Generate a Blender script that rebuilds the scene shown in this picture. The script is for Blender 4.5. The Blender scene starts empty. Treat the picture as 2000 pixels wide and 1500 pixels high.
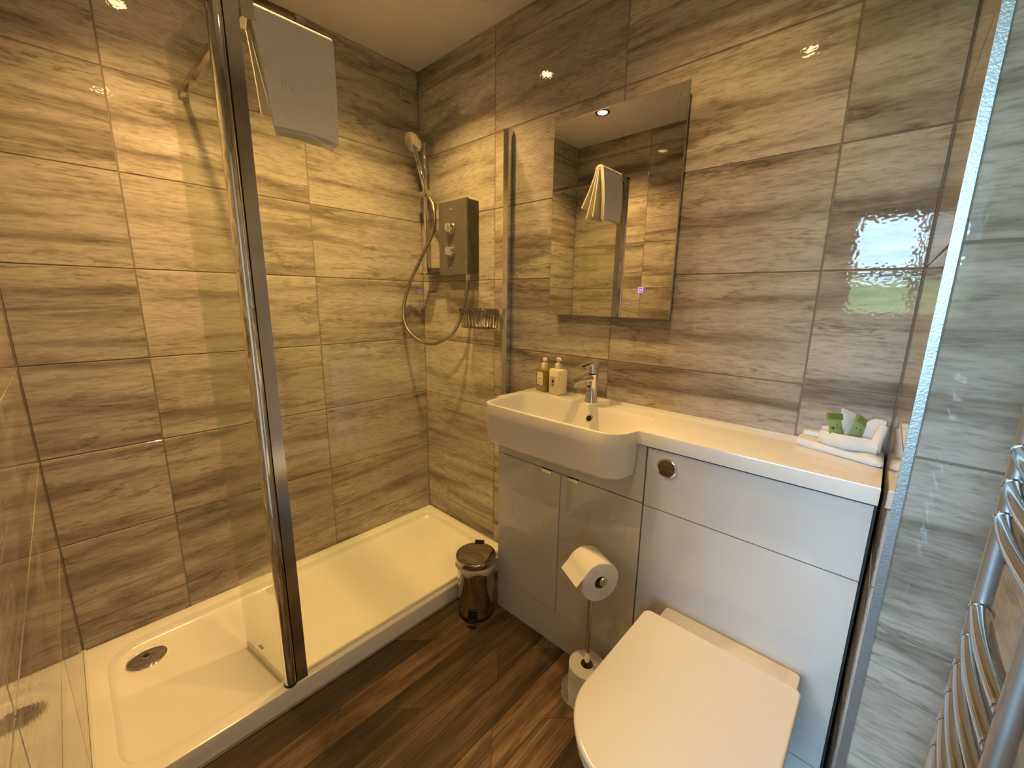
import bpy, bmesh, math, random
from mathutils import Vector, Matrix

random.seed(7)
SC = bpy.context.scene
COL = SC.collection
PI = math.pi
R = math.radians

# ------------------------------------------------------------------ camera
cam_d = bpy.data.cameras.new('camera')
cam = bpy.data.objects.new('camera', cam_d)
COL.objects.link(cam)
cam_d.sensor_fit = 'HORIZONTAL'
cam_d.sensor_width = 36.0
cam_d.lens = 806.5 / 2000 * 36.0
cam_d.clip_start = 0.01
_r = Vector((0.67932727, -0.73371229, 0.0134439))
_u = Vector((0.14051235, 0.14803455, 0.97894946))
_f = Vector((0.72025741, 0.66313803, -0.20365955))
_m = Matrix((_r, _u, -_f)).transposed().to_4x4()
_m.translation = Vector((-1.3538, -1.9054, 1.2899))
cam.matrix_world = _m
SC.camera = cam

# ------------------------------------------------------------------ world, view
world = bpy.data.worlds.new('sky')
SC.world = world
world.use_nodes = True
_bg = world.node_tree.nodes['Background']
_bg.inputs[0].default_value = (0.47, 0.75, 1.0, 1)
_bg.inputs[1].default_value = 60.0
SC.view_settings.view_transform = 'Standard'
SC.view_settings.look = 'None'
SC.view_settings.gamma = 1.0
SC.view_settings.use_curve_mapping = False
SC.view_settings.exposure = 0.0
LAMP_W = 80.0
LAMP_COL = (1.0, 0.60, 0.205)
cy = SC.cycles
cy.max_bounces = 8
cy.diffuse_bounces = 3
cy.glossy_bounces = 4
cy.transmission_bounces = 4
cy.transparent_max_bounces = 12
cy.use_adaptive_sampling = True
cy.adaptive_threshold = 0.10
cy.adaptive_min_samples = 12
cy.sample_clamp_indirect = 5.0
cy.blur_glossy = 0.6
cy.use_denoising = True

# ------------------------------------------------------------------ dimensions
XL = -1.4625          # left wall face
YD = -2.045           # door wall face
YC = -1.933           # return wall face beside the worktop
XP = -0.53            # pier face
H = 2.367             # ceiling
ZL = [2.269 - 0.3 * k for k in range(8)]   # tile bed joints
TRAY = 0.07
GT = 1.955            # top of shower glass

# ------------------------------------------------------------------ materials
def new_mat(name):
    m = bpy.data.materials.new(name); m.use_nodes = True
    nt = m.node_tree
    return m, nt, nt.nodes['Principled BSDF']

def plain(name, col, rough=0.5, metal=0.0, spec=0.5, coat=0.0, bump=0.0, bscale=200.0, emit=None, estr=0.0,
          trans=0.0, vary=0.0, vscale=8.0, sss=0.0, sheen=0.0):
    m, nt, b = new_mat(name)
    b.inputs['Base Color'].default_value = (*col, 1)
    b.inputs['Roughness'].default_value = rough
    b.inputs['Metallic'].default_value = metal
    b.inputs['Specular IOR Level'].default_value = spec
    b.inputs['Coat Weight'].default_value = coat
    b.inputs['Coat Roughness'].default_value = 0.03
    b.inputs['Transmission Weight'].default_value = trans
    b.inputs['Sheen Weight'].default_value = sheen
    tc = nt.nodes.new('ShaderNodeTexCoord')
    nz = nt.nodes.new('ShaderNodeTexNoise')
    nz.inputs['Scale'].default_value = vscale
    nz.inputs['Detail'].default_value = 4
    nt.links.new(tc.outputs['Object'], nz.inputs['Vector'])
    mx = nt.nodes.new('ShaderNodeMix'); mx.data_type = 'RGBA'
    mx.inputs['A'].default_value = (*[c * (1 - vary) for c in col], 1)
    mx.inputs['B'].default_value = (*[min(1, c * (1 + vary)) for c in col], 1)
    nt.links.new(nz.outputs['Fac'], mx.inputs['Factor'])
    nt.links.new(mx.outputs['Result'], b.inputs['Base Color'])
    if bump:
        n2 = nt.nodes.new('ShaderNodeTexNoise')
        n2.inputs['Scale'].default_value = bscale
        nt.links.new(tc.outputs['Object'], n2.inputs['Vector'])
        bp = nt.nodes.new('ShaderNodeBump')
        bp.inputs['Strength'].default_value = bump
        bp.inputs['Distance'].default_value = 0.002
        nt.links.new(n2.outputs['Fac'], bp.inputs['Height'])
        nt.links.new(bp.outputs['Normal'], b.inputs['Normal'])
    if emit:
        b.inputs['Emission Color'].default_value = (*emit, 1)
        b.inputs['Emission Strength'].default_value = estr
    return m

def N(nt, typ, **kw):
    n = nt.nodes.new(typ)
    for k, v in kw.items():
        if k in n.inputs: n.inputs[k].default_value = v
        else: setattr(n, k, v)
    return n

def stretched(nt, tc, rnd, sx, sy, sz, off):
    mp = N(nt, 'ShaderNodeVectorMath', operation='MULTIPLY')
    mp.inputs[1].default_value = (sx, sy, sz)
    nt.links.new(tc.outputs['Object'], mp.inputs[0])
    sc = N(nt, 'ShaderNodeVectorMath', operation='SCALE')
    sc.inputs[0].default_value = off
    nt.links.new(rnd.outputs['Random'], sc.inputs['Scale'])
    ad = N(nt, 'ShaderNodeVectorMath', operation='ADD')
    nt.links.new(mp.outputs[0], ad.inputs[0]); nt.links.new(sc.outputs[0], ad.inputs[1])
    return ad.outputs[0]

def ramp(nt, stops):
    r = nt.nodes.new('ShaderNodeValToRGB')
    e = r.color_ramp.elements
    while len(e) < len(stops): e.new(0.5)
    for i, (p, c) in enumerate(stops):
        e[i].position = p
        e[i].color = (*c, 1) if len(c) == 3 else c
    return r

def tile_material():
    m, nt, b = new_mat('travertine_tile')
    L = nt.links
    tc = nt.nodes.new('ShaderNodeTexCoord'); rnd = nt.nodes.new('ShaderNodeObjectInfo')
    # broad veined bands
    v1 = stretched(nt, tc, rnd, 1.3, 1.3, 12.0, (91.0, 37.0, 53.0))
    n1 = N(nt, 'ShaderNodeTexNoise', Scale=1.0, Detail=4.5, Roughness=0.62, Distortion=0.45)
    L.new(v1, n1.inputs['Vector'])
    r1 = ramp(nt, [(0.31, (0.165, 0.138, 0.110)), (0.42, (0.305, 0.268, 0.224)), (0.49, (0.415, 0.373, 0.322)), (0.63, (0.500, 0.457, 0.405))])
    L.new(n1.outputs['Fac'], r1.inputs['Fac'])
    # fine streaks
    v2 = stretched(nt, tc, rnd, 24.0, 24.0, 150.0, (17.0, 71.0, 29.0))
    n2 = N(nt, 'ShaderNodeTexNoise', Scale=1.0, Detail=3.0, Roughness=0.7, Distortion=0.0)
    L.new(v2, n2.inputs['Vector'])
    r2 = ramp(nt, [(0.32, (0.66, 0.63, 0.60)), (0.50, (0.98, 0.98, 0.98)), (0.72, (1.16, 1.15, 1.13))])
    L.new(n2.outputs['Fac'], r2.inputs['Fac'])
    mul = N(nt, 'ShaderNodeMix', data_type='RGBA', blend_type='MULTIPLY'); mul.inputs['Factor'].default_value = 0.85
    L.new(r1.outputs[0], mul.inputs['A']); L.new(r2.outputs[0], mul.inputs['B'])
    # thin wandering cracks
    v3 = stretched(nt, tc, rnd, 1.5, 1.5, 9.0, (23.0, 13.0, 67.0))
    n3 = N(nt, 'ShaderNodeTexNoise', Scale=1.0, Detail=5.0, Roughness=0.68, Distortion=0.25)
    L.new(v3, n3.inputs['Vector'])
    sb = N(nt, 'ShaderNodeMath', operation='SUBTRACT'); sb.inputs[1].default_value = 0.5
    L.new(n3.outputs['Fac'], sb.inputs[0])
    ab = N(nt, 'ShaderNodeMath', operation='ABSOLUTE'); L.new(sb.outputs[0], ab.inputs[0])
    r3 = ramp(nt, [(0.0, (0.56, 0.52, 0.47)), (0.010, (0.80, 0.77, 0.74)), (0.030, (1, 1, 1))])
    L.new(ab.outputs[0], r3.inputs['Fac'])
    v4 = stretched(nt, tc, rnd, 4.0, 4.0, 9.0, (43.0, 19.0, 11.0))
    n4 = N(nt, 'ShaderNodeTexNoise', Scale=1.0, Detail=1.5); L.new(v4, n4.inputs['Vector'])
    r4 = ramp(nt, [(0.42, (0, 0, 0)), (0.6, (1, 1, 1))]); L.new(n4.outputs['Fac'], r4.inputs['Fac'])
    m3 = N(nt, 'ShaderNodeMix', data_type='RGBA', blend_type='MULTIPLY')
    L.new(r4.outputs[0], m3.inputs['Factor']); L.new(mul.outputs['Result'], m3.inputs['A']); L.new(r3.outputs[0], m3.inputs['B'])
    # tile to tile tone
    hs = N(nt, 'ShaderNodeHueSaturation'); L.new(m3.outputs['Result'], hs.inputs['Color'])
    mr = N(nt, 'ShaderNodeMapRange'); mr.inputs['To Min'].default_value = 0.93; mr.inputs['To Max'].default_value = 1.10
    L.new(rnd.outputs['Random'], mr.inputs['Value']); L.new(mr.outputs[0], hs.inputs['Value'])
    L.new(hs.outputs[0], b.inputs['Base Color'])
    b.inputs['Roughness'].default_value = 0.03
    b.inputs['Specular IOR Level'].default_value = 0.26
    nb = N(nt, 'ShaderNodeTexNoise', Scale=120.0, Detail=0.0); L.new(tc.outputs['Object'], nb.inputs['Vector'])
    bp = N(nt, 'ShaderNodeBump', Strength=0.075, Distance=0.0012); L.new(nb.outputs['Fac'], bp.inputs['Height'])
    L.new(bp.outputs[0], b.inputs['Normal'])
    return m

def wood_material():
    m, nt, b = new_mat('oak_plank')
    L = nt.links
    tc = nt.nodes.new('ShaderNodeTexCoord'); rnd = nt.nodes.new('ShaderNodeObjectInfo')
    v1 = stretched(nt, tc, rnd, 2.2, 22.0, 1.0, (31.0, 57.0, 13.0))
    n1 = N(nt, 'ShaderNodeTexNoise', Scale=1.0, Detail=5.0, Roughness=0.55, Distortion=0.9); L.new(v1, n1.inputs['Vector'])
    r1 = ramp(nt, [(0.28, (0.052, 0.030, 0.014)), (0.48, (0.118, 0.070, 0.034)), (0.62, (0.185, 0.118, 0.062)), (0.8, (0.26, 0.175, 0.10))])
    L.new(n1.outputs['Fac'], r1.inputs['Fac'])
    v2 = stretched(nt, tc, rnd, 10.0, 190.0, 1.0, (11.0, 23.0, 5.0))
    n2 = N(nt, 'ShaderNodeTexNoise', Scale=1.0, Detail=3.0, Roughness=0.7); L.new(v2, n2.inputs['Vector'])
    r2 = ramp(nt, [(0.33, (0.45, 0.42, 0.40)), (0.55, (1, 1, 1)), (0.75, (1.3, 1.28, 1.25))]); L.new(n2.outputs['Fac'], r2.inputs['Fac'])
    mul = N(nt, 'ShaderNodeMix', data_type='RGBA', blend_type='MULTIPLY'); mul.inputs['Factor'].default_value = 0.8
    L.new(r1.outputs[0], mul.inputs['A']); L.new(r2.outputs[0], mul.inputs['B'])
    # cathedral figure
    v3 = stretched(nt, tc, rnd, 3.2, 26.0, 1.0, (7.0, 41.0, 3.0))
    wv = N(nt, 'ShaderNodeTexWave', Scale=1.1, Distortion=5.0, Detail=2.0); wv.wave_type = 'RINGS'
    L.new(v3, wv.inputs['Vector'])
    r3 = ramp(nt, [(0.0, (0.62, 0.6, 0.58)), (0.5, (1, 1, 1)), (1.0, (1.12, 1.1, 1.08))]); L.new(wv.outputs['Fac'], r3.inputs['Fac'])
    m3 = N(nt, 'ShaderNodeMix', data_type='RGBA', blend_type='MULTIPLY'); m3.inputs['Factor'].default_value = 0.5
    L.new(mul.outputs['Result'], m3.inputs['A']); L.new(r3.outputs[0], m3.inputs['B'])
    hs = N(nt, 'ShaderNodeHueSaturation'); L.new(m3.outputs['Result'], hs.inputs['Color'])
    mr = N(nt, 'ShaderNodeMapRange'); mr.inputs['To Min'].default_value = 0.50; mr.inputs['To Max'].default_value = 2.0
    L.new(rnd.outputs['Random'], mr.inputs['Value']); L.new(mr.outputs[0], hs.inputs['Value'])
    L.new(hs.outputs[0], b.inputs['Base Color'])
    b.inputs['Roughness'].default_value = 0.42
    bp = N(nt, 'ShaderNodeBump', Strength=0.25, Distance=0.001); L.new(n2.outputs['Fac'], bp.inputs['Height']); L.new(bp.outputs[0], b.inputs['Normal'])
    return m

def glass_material(name, tint, gloss=0.045, rough=0.0):
    """thin toughened sheet: tinted straight-through light plus a mirror-like face reflection (Schlick)"""
    m = bpy.data.materials.new(name); m.use_nodes = True
    nt = m.node_tree; nt.nodes.clear(); L = nt.links
    out = nt.nodes.new('ShaderNodeOutputMaterial')
    tr = N(nt, 'ShaderNodeBsdfTransparent'); tr.inputs['Color'].default_value = (*tint, 1)
    gl = N(nt, 'ShaderNodeBsdfGlossy'); gl.inputs['Roughness'].default_value = rough
    lw = N(nt, 'ShaderNodeLayerWeight'); lw.inputs['Blend'].default_value = 0.5
    pw = N(nt, 'ShaderNodeMath', operation='POWER'); pw.inputs[1].default_value = 5.0
    L.new(lw.outputs['Facing'], pw.inputs[0])
    ma = N(nt, 'ShaderNodeMath', operation='MULTIPLY_ADD'); ma.inputs[1].default_value = 1 - gloss; ma.inputs[2].default_value = gloss
    L.new(pw.outputs[0], ma.inputs[0])
    mx = nt.nodes.new('ShaderNodeMixShader')
    L.new(ma.outputs[0], mx.inputs[0]); L.new(tr.outputs[0], mx.inputs[1]); L.new(gl.outputs[0], mx.inputs[2])
    L.new(mx.outputs[0], out.inputs['Surface'])
    return m

M = {}
M['tile'] = tile_material()
M['wood'] = wood_material()
M['grout'] = plain('grout', (0.235, 0.20, 0.16), 0.8, bump=0.3, bscale=400, vary=0.12, vscale=30)
M['subfloor'] = plain('subfloor', (0.03, 0.02, 0.012), 0.8)
M['paint'] = plain('ceiling_paint', (0.74, 0.73, 0.71), 0.75, bump=0.08, bscale=350, vary=0.02)
M['white_paint'] = plain('white_gloss_paint', (0.8, 0.8, 0.79), 0.35, vary=0.02)
M['acrylic'] = plain('tray_acrylic', (0.83, 0.815, 0.78), 0.17, vary=0.015, vscale=3)
M['solid'] = plain('cast_marble_white', (0.80, 0.79, 0.77), 0.12, vary=0.01)
M['ceramic'] = plain('sanitary_ceramic', (0.76, 0.75, 0.73), 0.08, vary=0.01)
M['seat'] = plain('seat_duroplast', (0.72, 0.71, 0.69), 0.16, vary=0.01)
M['cab'] = plain('gloss_cabinet_front', (0.66, 0.655, 0.65), 0.05, coat=0.4, vary=0.01)
M['carcass'] = plain('cabinet_carcass', (0.06, 0.055, 0.05), 0.6)
M['chrome'] = plain('polished_chrome', (0.86, 0.86, 0.87), 0.045, metal=1.0, vary=0.01)
M['hose'] = plain('hose_steel', (0.40, 0.375, 0.34), 0.22, metal=1.0, bump=0.6, bscale=700, vary=0.1, vscale=80)
M['wire'] = plain('basket_wire', (0.30, 0.27, 0.23), 0.2, metal=1.0, vary=0.05)
M['rad_chrome'] = plain('radiator_chrome', (0.58, 0.62, 0.66), 0.10, metal=1.0, vary=0.02)
M['rad_satin'] = plain('radiator_satin', (0.50, 0.54, 0.58), 0.42, metal=0.9, vary=0.04)
M['chrome_soft'] = plain('satin_chrome', (0.70, 0.69, 0.68), 0.16, metal=1.0, vary=0.03, vscale=20)
M['brushed'] = plain('brushed_aluminium', (0.42, 0.43, 0.44), 0.42, metal=1.0, bump=0.2, bscale=300, vary=0.08, vscale=60)
M['steel'] = plain('bin_steel', (0.50, 0.465, 0.41), 0.07, metal=1.0, vary=0.02)
M['black'] = plain('black_plastic', (0.012, 0.012, 0.013), 0.45)
M['dark'] = plain('dark_hole', (0.01, 0.009, 0.008), 0.7)
M['seal'] = plain('clear_seal_strip', (0.72, 0.71, 0.66), 0.35)
M['silicone'] = plain('white_silicone', (0.72, 0.70, 0.66), 0.4)
M['towel'] = plain('terry_white', (0.86, 0.845, 0.83), 0.95, bump=0.9, bscale=900, vary=0.05, vscale=60, sheen=0.3)
M['paper'] = plain('toilet_paper', (0.87, 0.85, 0.82), 0.9, bump=0.3, bscale=500, vary=0.02)
M['card'] = plain('roll_core_card', (0.33, 0.26, 0.19), 0.9)
M['grey_unit'] = plain('shower_unit_grey', (0.105, 0.098, 0.088), 0.22, coat=0.3, vary=0.04)
M['grey_unit_side'] = plain('shower_unit_side', (0.05, 0.048, 0.045), 0.35)
M['glass_front'] = glass_material('screen_glass', (0.955, 0.968, 0.915))
M['glass_return'] = glass_material('return_glass', (0.945, 0.965, 0.905))
M['pane'] = glass_material('window_pane', (0.97, 0.98, 0.98))
M['mirror'] = plain('mirror_silver', (0.80, 0.79, 0.76), 0.006, metal=1.0)
M['mirror_edge'] = plain('mirror_edge_frost', (0.46, 0.43, 0.38), 0.22, metal=0.85, vary=0.05)
M['led'] = plain('touch_led', (0.05, 0.03, 0.6), 0.4, emit=(0.10, 0.06, 1.0), estr=9.0)
M['lamp'] = plain('lamp_lens', (1, 0.9, 0.75), 0.4, emit=(1.0, 0.72, 0.36), estr=60.0)
M['bezel'] = plain('downlight_bezel', (0.35, 0.33, 0.30), 0.25, metal=1.0)
M['green'] = plain('sachet_light_green', (0.30, 0.40, 0.17), 0.4, vary=0.06)
M['green_band'] = plain('sachet_green_band', (0.16, 0.25, 0.05), 0.4, vary=0.06)
M['green_ink'] = plain('sachet_dark_print', (0.06, 0.11, 0.03), 0.5)
M['sachet_white'] = plain('sachet_white', (0.76, 0.79, 0.77), 0.4)
M['cream'] = plain('lotion_bottle_cream', (0.74, 0.69, 0.56), 0.3, vary=0.02)
M['wash'] = plain('hand_wash_olive', (0.24, 0.19, 0.035), 0.12, coat=0.4, vary=0.08)
M['label'] = plain('paper_label', (0.80, 0.76, 0.70), 0.55)
M['ink'] = plain('label_ink', (0.035, 0.015, 0.012), 0.6)
M['ink_soft'] = plain('label_grey_print', (0.36, 0.29, 0.22), 0.6)
M['liner'] = plain('bin_liner', (0.60, 0.55, 0.47), 0.4, vary=0.1, vscale=30)
M['grass'] = plain('lawn', (0.20, 0.26, 0.07), 0.9, vary=0.25, vscale=0.6)
M['hall'] = plain('hall_wall_paint', (0.46, 0.43, 0.38), 0.7, vary=0.02)
M['hallfloor'] = plain('hall_floor_stain', (0.10, 0.055, 0.03), 0.45, vary=0.2, vscale=5)
M['silver_print'] = plain('label_foil', (0.60, 0.55, 0.45), 0.35, metal=0.4)

# ------------------------------------------------------------------ object helpers
def world_loc(o):
    v = Vector((0, 0, 0))
    while o is not None:
        v += o.location; o = o.parent
    return v

def obj(name, bm, mat, parent=None, smooth=None, bevel=0.0, bseg=2, origin=None):
    """bm holds world coordinates (no rotated parents); one mesh object per call"""
    if bevel:
        es = [e for e in bm.edges if len(e.link_faces) == 2 and e.calc_face_angle(0) > R(35)]
        bmesh.ops.bevel(bm, geom=es, offset=bevel, segments=bseg, profile=0.5, affect='EDGES', clamp_overlap=True)
    me = bpy.data.meshes.new(name)
    if parent is not None: off = world_loc(parent)
    elif origin is not None: off = Vector(origin)
    else:
        xs = [v.co for v in bm.verts]
        off = Vector(((min(v.x for v in xs) + max(v.x for v in xs)) / 2, (min(v.y for v in xs) + max(v.y for v in xs)) / 2, min(v.z for v in xs)))
    for v in bm.verts: v.co -= off
    bmesh.ops.recalc_face_normals(bm, faces=bm.faces)
    bm.to_mesh(me); bm.free()
    me.materials.append(M[mat] if isinstance(mat, str) else mat)
    if smooth is not None:
        for p in me.polygons: p.use_smooth = True
        try: me.set_sharp_from_angle(angle=R(smooth))
        except Exception: pass
    o = bpy.data.objects.new(name, me); COL.objects.link(o)
    if parent is not None: o.parent = parent
    else: o.location = off
    return o

def tag(o, label, cat, group=None):
    o['label'] = label; o['category'] = cat
    if group: o['group'] = group
    return o

def thing(name, label, cat, loc, group=None):
    o = bpy.data.objects.new(name, None); o.empty_display_size = 0.05
    COL.objects.link(o); o.location = loc
    return tag(o, label, cat, group)

def struct(o):
    o['kind'] = 'structure'; return o

def BM(): return bmesh.new()

def box(bm, x0, x1, y0, y1, z0, z1, rot=None, c=None):
    x0, x1 = sorted((x0, x1)); y0, y1 = sorted((y0, y1)); z0, z1 = sorted((z0, z1))
    vs = [bm.verts.new((x, y, z)) for z in (z0, z1) for y in (y0, y1) for x in (x0, x1)]
    for f in ((0, 2, 3, 1), (4, 5, 7, 6), (0, 1, 5, 4), (2, 6, 7, 3), (0, 4, 6, 2), (1, 3, 7, 5)):
        bm.faces.new([vs[i] for i in f])
    if rot is not None:
        bmesh.ops.rotate(bm, verts=vs, cent=c, matrix=rot)
    return vs

def frame_of(d):
    d = Vector(d).normalized()
    a = Vector((0, 0, 1)) if abs(d.z) < 0.9 else Vector((1, 0, 0))
    u = d.cross(a).normalized(); v = d.cross(u).normalized()
    return u, v

def loft(bm, loops, closed=True, cap0=True, cap1=True):
    rows = [[bm.verts.new(p) for p in lp] for lp in loops]
    n = len(rows[0])
    for a, b in zip(rows, rows[1:]):
        for i in range(n if closed else n - 1):
            j = (i + 1) % n
            try: bm.faces.new((a[i], a[j], b[j], b[i]))
            except ValueError: pass
    if closed and cap0: bm.faces.new(rows[0][::-1])
    if closed and cap1: bm.faces.new(rows[-1])
    return rows

def cyl(bm, a, b, r0, r1=None, n=24, cap=True):
    a = Vector(a); b = Vector(b); r1 = r0 if r1 is None else r1
    u, v = frame_of(b - a)
    lp = lambda c, r: [c + (u * math.cos(t) + v * math.sin(t)) * r for t in [2 * PI * i / n for i in range(n)]]
    return loft(bm, [lp(a, r0), lp(b, r1)], cap0=cap, cap1=cap)

def lathe(bm, c, prof, n=40, axis=(0, 0, 1), cap0=True, cap1=True):
    """prof: list of (radius, distance along axis) from the first to the last ring"""
    c = Vector(c); ax = Vector(axis).normalized(); u, v = frame_of(ax)
    lps = [[c + ax * h + (u * math.cos(2 * PI * i / n) + v * math.sin(2 * PI * i / n)) * max(r, 1e-5) for i in range(n)] for r, h in prof]
    return loft(bm, lps, cap0=cap0, cap1=cap1)

def catmull(pts, sub=10):
    P = [Vector(p) for p in pts]; out = []
    for i in range(len(P) - 1):
        p0 = P[max(i - 1, 0)]; p1 = P[i]; p2 = P[i + 1]; p3 = P[min(i + 2, len(P) - 1)]
        for k in range(sub):
            t = k / sub
            out.append(0.5 * ((2 * p1) + (p2 - p0) * t + (2 * p0 - 5 * p1 + 4 * p2 - p3) * t * t + (-p0 + 3 * p1 - 3 * p2 + p3) * t ** 3))
    out.append(P[-1]); return out

def tube(bm, pts, r, n=12, radii=None):
    P = [Vector(p) for p in pts]
    up = None; loops = []
    for i, p in enumerate(P):
        d = (P[min(i + 1, len(P) - 1)] - P[max(i - 1, 0)]).normalized()
        if up is None: up = frame_of(d)[0]
        up = (up - d * up.dot(d)).normalized(); w = d.cross(up)
        rr = radii[i] if radii else r
        loops.append([p + (up * math.cos(2 * PI * k / n) + w * math.sin(2 * PI * k / n)) * rr for k in range(n)])
    return loft(bm, loops)

def rrect(x0, x1, y0, y1, rad, k=8, es=4):
    """rounded rectangle, counter-clockwise from the (x1,y0) corner; rad = r or [r(x1,y0), r(x1,y1), r(x0,y1), r(x0,y0)]"""
    if not isinstance(rad, (list, tuple)): rad = [rad] * 4
    cs = [(x1, y0, -1, 1, -PI / 2), (x1, y1, -1, -1, 0), (x0, y1, 1, -1, PI / 2), (x0, y0, 1, 1, PI)]
    arcs = []
    for (cx, cy_, sx, sy, a0), r in zip(cs, rad):
        ox, oy = cx + sx * r, cy_ + sy * r
        arcs.append([(ox + r * math.cos(a0 + PI / 2 * i / k), oy + r * math.sin(a0 + PI / 2 * i / k)) for i in range(k + 1)])
    out = []
    for i in range(4):
        out += arcs[i]
        a = arcs[i][-1]; b = arcs[(i + 1) % 4][0]
        for j in range(1, es): out.append((a[0] + (b[0] - a[0]) * j / es, a[1] + (b[1] - a[1]) * j / es))
    return out

def at_z(lp, z): return [(x, y, z) for x, y in lp]

def prism(bm, poly, z0, z1):
    return loft(bm, [at_z(poly, z0), at_z(poly, z1)])

# ------------------------------------------------------------------ tiles
_tile_cache = {}
def tile_mesh(w, h):
    key = (round(w, 4), round(h, 4))
    if key in _tile_cache: return _tile_cache[key]
    bm = BM(); c = 0.0012; t = 0.008
    def rect(i, y): return [bm.verts.new(p) for p in ((i, y, i), (w - i, y, i), (w - i, y, h - i), (i, y, h - i))]
    a, b, d = rect(c, 0.0), rect(0, c), rect(0, t)
    bm.faces.new(a)
    for p, q in ((a, b), (b, d)):
        for i in range(4):
            j = (i + 1) % 4
            bm.faces.new((p[i], q[i], q[j], p[j]))
    bmesh.ops.recalc_face_normals(bm, faces=bm.faces)
    me = bpy.data.meshes.new('tile'); bm.to_mesh(me); bm.free()
    # the open box: make sure the face looks out (local -Y)
    if me.polygons[0].normal.y > 0: me.flip_normals()
    me.materials.append(M['tile'])
    _tile_cache[key] = me
    return me

def cut(rects, hole):
    out = []
    hu0, hu1, hz0, hz1 = hole
    for u0, u1, z0, z1 in rects:
        if hu1 <= u0 or hu0 >= u1 or hz1 <= z0 or hz0 >= z1: out.append((u0, u1, z0, z1)); continue
        if hz0 > z0: out.append((u0, u1, z0, hz0))
        if hz1 < z1: out.append((u0, u1, hz1, z1))
        a, b = max(z0, hz0), min(z1, hz1)
        if hu0 > u0: out.append((u0, hu0, a, b))
        if hu1 < u1: out.append((hu1, u1, a, b))
    return [r for r in out if r[1] - r[0] > 0.012 and r[3] - r[2] > 0.012]

def lay_tiles(parent, origin, rotz, us, zs, holes=(), g=0.002):
    rm = Matrix.Rotation(rotz, 3, 'Z'); U = rm @ Vector((1, 0, 0)); off = world_loc(parent)
    rects = [(us[i], us[i + 1], zs[j], zs[j + 1]) for j in range(len(zs) - 1) for i in range(len(us) - 1)]
    for h in holes: rects = cut(rects, h)
    for u0, u1, z0, z1 in rects:
        o = bpy.data.objects.new('tile', tile_mesh(u1 - u0 - 2 * g, z1 - z0 - 2 * g)); COL.objects.link(o)
        o.parent = parent
        o.location = Vector(origin) + U * (u0 + g) + Vector((0, 0, z0 + g)) - off
        o.rotation_euler = (0, 0, rotz)

ZS = [0.0] + ZL[::-1] + [H]
GR = 0.0016   # grout lies this far behind the tile faces

bm = BM(); box(bm, XL - 0.08, 0.08, GR, 0.08, -0.02, H)
wall_back = struct(obj('wall_back', bm, 'grout', origin=(0, 0, 0)))
lay_tiles(wall_back, (XL, 0, 0), 0, [0, -1.162 - XL, -0.567 - XL, -XL], ZS)

bm = BM(); box(bm, GR, 0.08, YC - 0.02, 0.08, -0.02, H)
wall_right = struct(obj('wall_right', bm, 'grout', origin=(0, 0, 0)))
lay_tiles(wall_right, (0, 0, 0), -PI / 2, [0, 0.543, 1.1415, 1.741, -YC], ZS)

# left wall with the narrow doorway the photograph is taken from
DY0, DY1, DZ = YD, -1.672, 2.0
bm = BM()
box(bm, XL - 0.16, XL - GR, DY1, 0.08, -0.02, H); box(bm, XL - 0.16, XL - GR, DY0 - 0.10, DY1, DZ, H)
wall_left = struct(obj('wall_left', bm, 'grout', origin=(0, 0, 0)))
# U runs +y from the door wall
lay_tiles(wall_left, (XL, YD, 0), PI / 2, [0, 0.28, 0.88, -0.565 - YD, -YD], ZS, holes=[(-1, DY1 - YD, -1, DZ)])

# pier: return wall beside the worktop (a touch out of square), and its end face
CTH = 0.016
YT = YC + XP * math.tan(CTH)      # outer corner of the pier
bm = BM(); prism(bm, [(XP + GR, YD - 0.10), (0.08, YD - 0.10), (0.08, YC - GR + 0.08 * math.tan(CTH)), (XP + GR, YT - GR)], -0.02, H)
wall_pier = struct(obj('wall_pier', bm, 'grout', origin=(0, 0, 0)))
lay_tiles(wall_pier, (0, YC, 0), PI + CTH, [0, 0.5205], ZS)
lay_tiles(wall_pier, (XP, YT, 0), -PI / 2, [0.010, YT - YD], ZS)

# wall behind the radiator
bm = BM(); box(bm, XL - 0.16, XP + 0.02, YD - 0.10, YD - GR, -0.02, H)
wall_front = struct(obj('wall_front', bm, 'grout', origin=(0, 0, 0)))
lay_tiles(wall_front, (XP, YD, 0), PI, [0, 0.2, 0.8, XP - XL], ZS)

bm = BM(); box(bm, XL - 0.16, 0.08, YD - 0.10, 0.08, H, H + 0.08)
struct(obj('ceiling', bm, 'paint', origin=(0, 0, H)))

# corner trim on the pier
bm = BM()
box(bm, XP - 0.0012, XP + 0.0095, YT - 0.0105, YT + 0.0010, 0, H - 0.001)
struct(obj('trim_1', bm, 'brushed', bevel=0.0008, bseg=1, origin=(XP, YT, 0)))

# ------------------------------------------------------------------ floor planks
bm = BM(); box(bm, XL - 0.08, 0.08, YD - 0.10, 0.08, -0.06, -0.0015)
floor = struct(obj('floor', bm, 'subfloor', origin=(0, 0, 0)))
def clip(poly, axis, val, keep_less):
    out = []
    for i in range(len(poly)):
        a, b = poly[i], poly[(i + 1) % len(poly)]
        ia = (a[axis] <= val) if keep_less else (a[axis] >= val)
        ib = (b[axis] <= val) if keep_less else (b[axis] >= val)
        if ia: out.append(a)
        if ia != ib:
            t = (val - a[axis]) / (b[axis] - a[axis])
            out.append((a[0] + (b[0] - a[0]) * t, a[1] + (b[1] - a[1]) * t))
    return out
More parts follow.
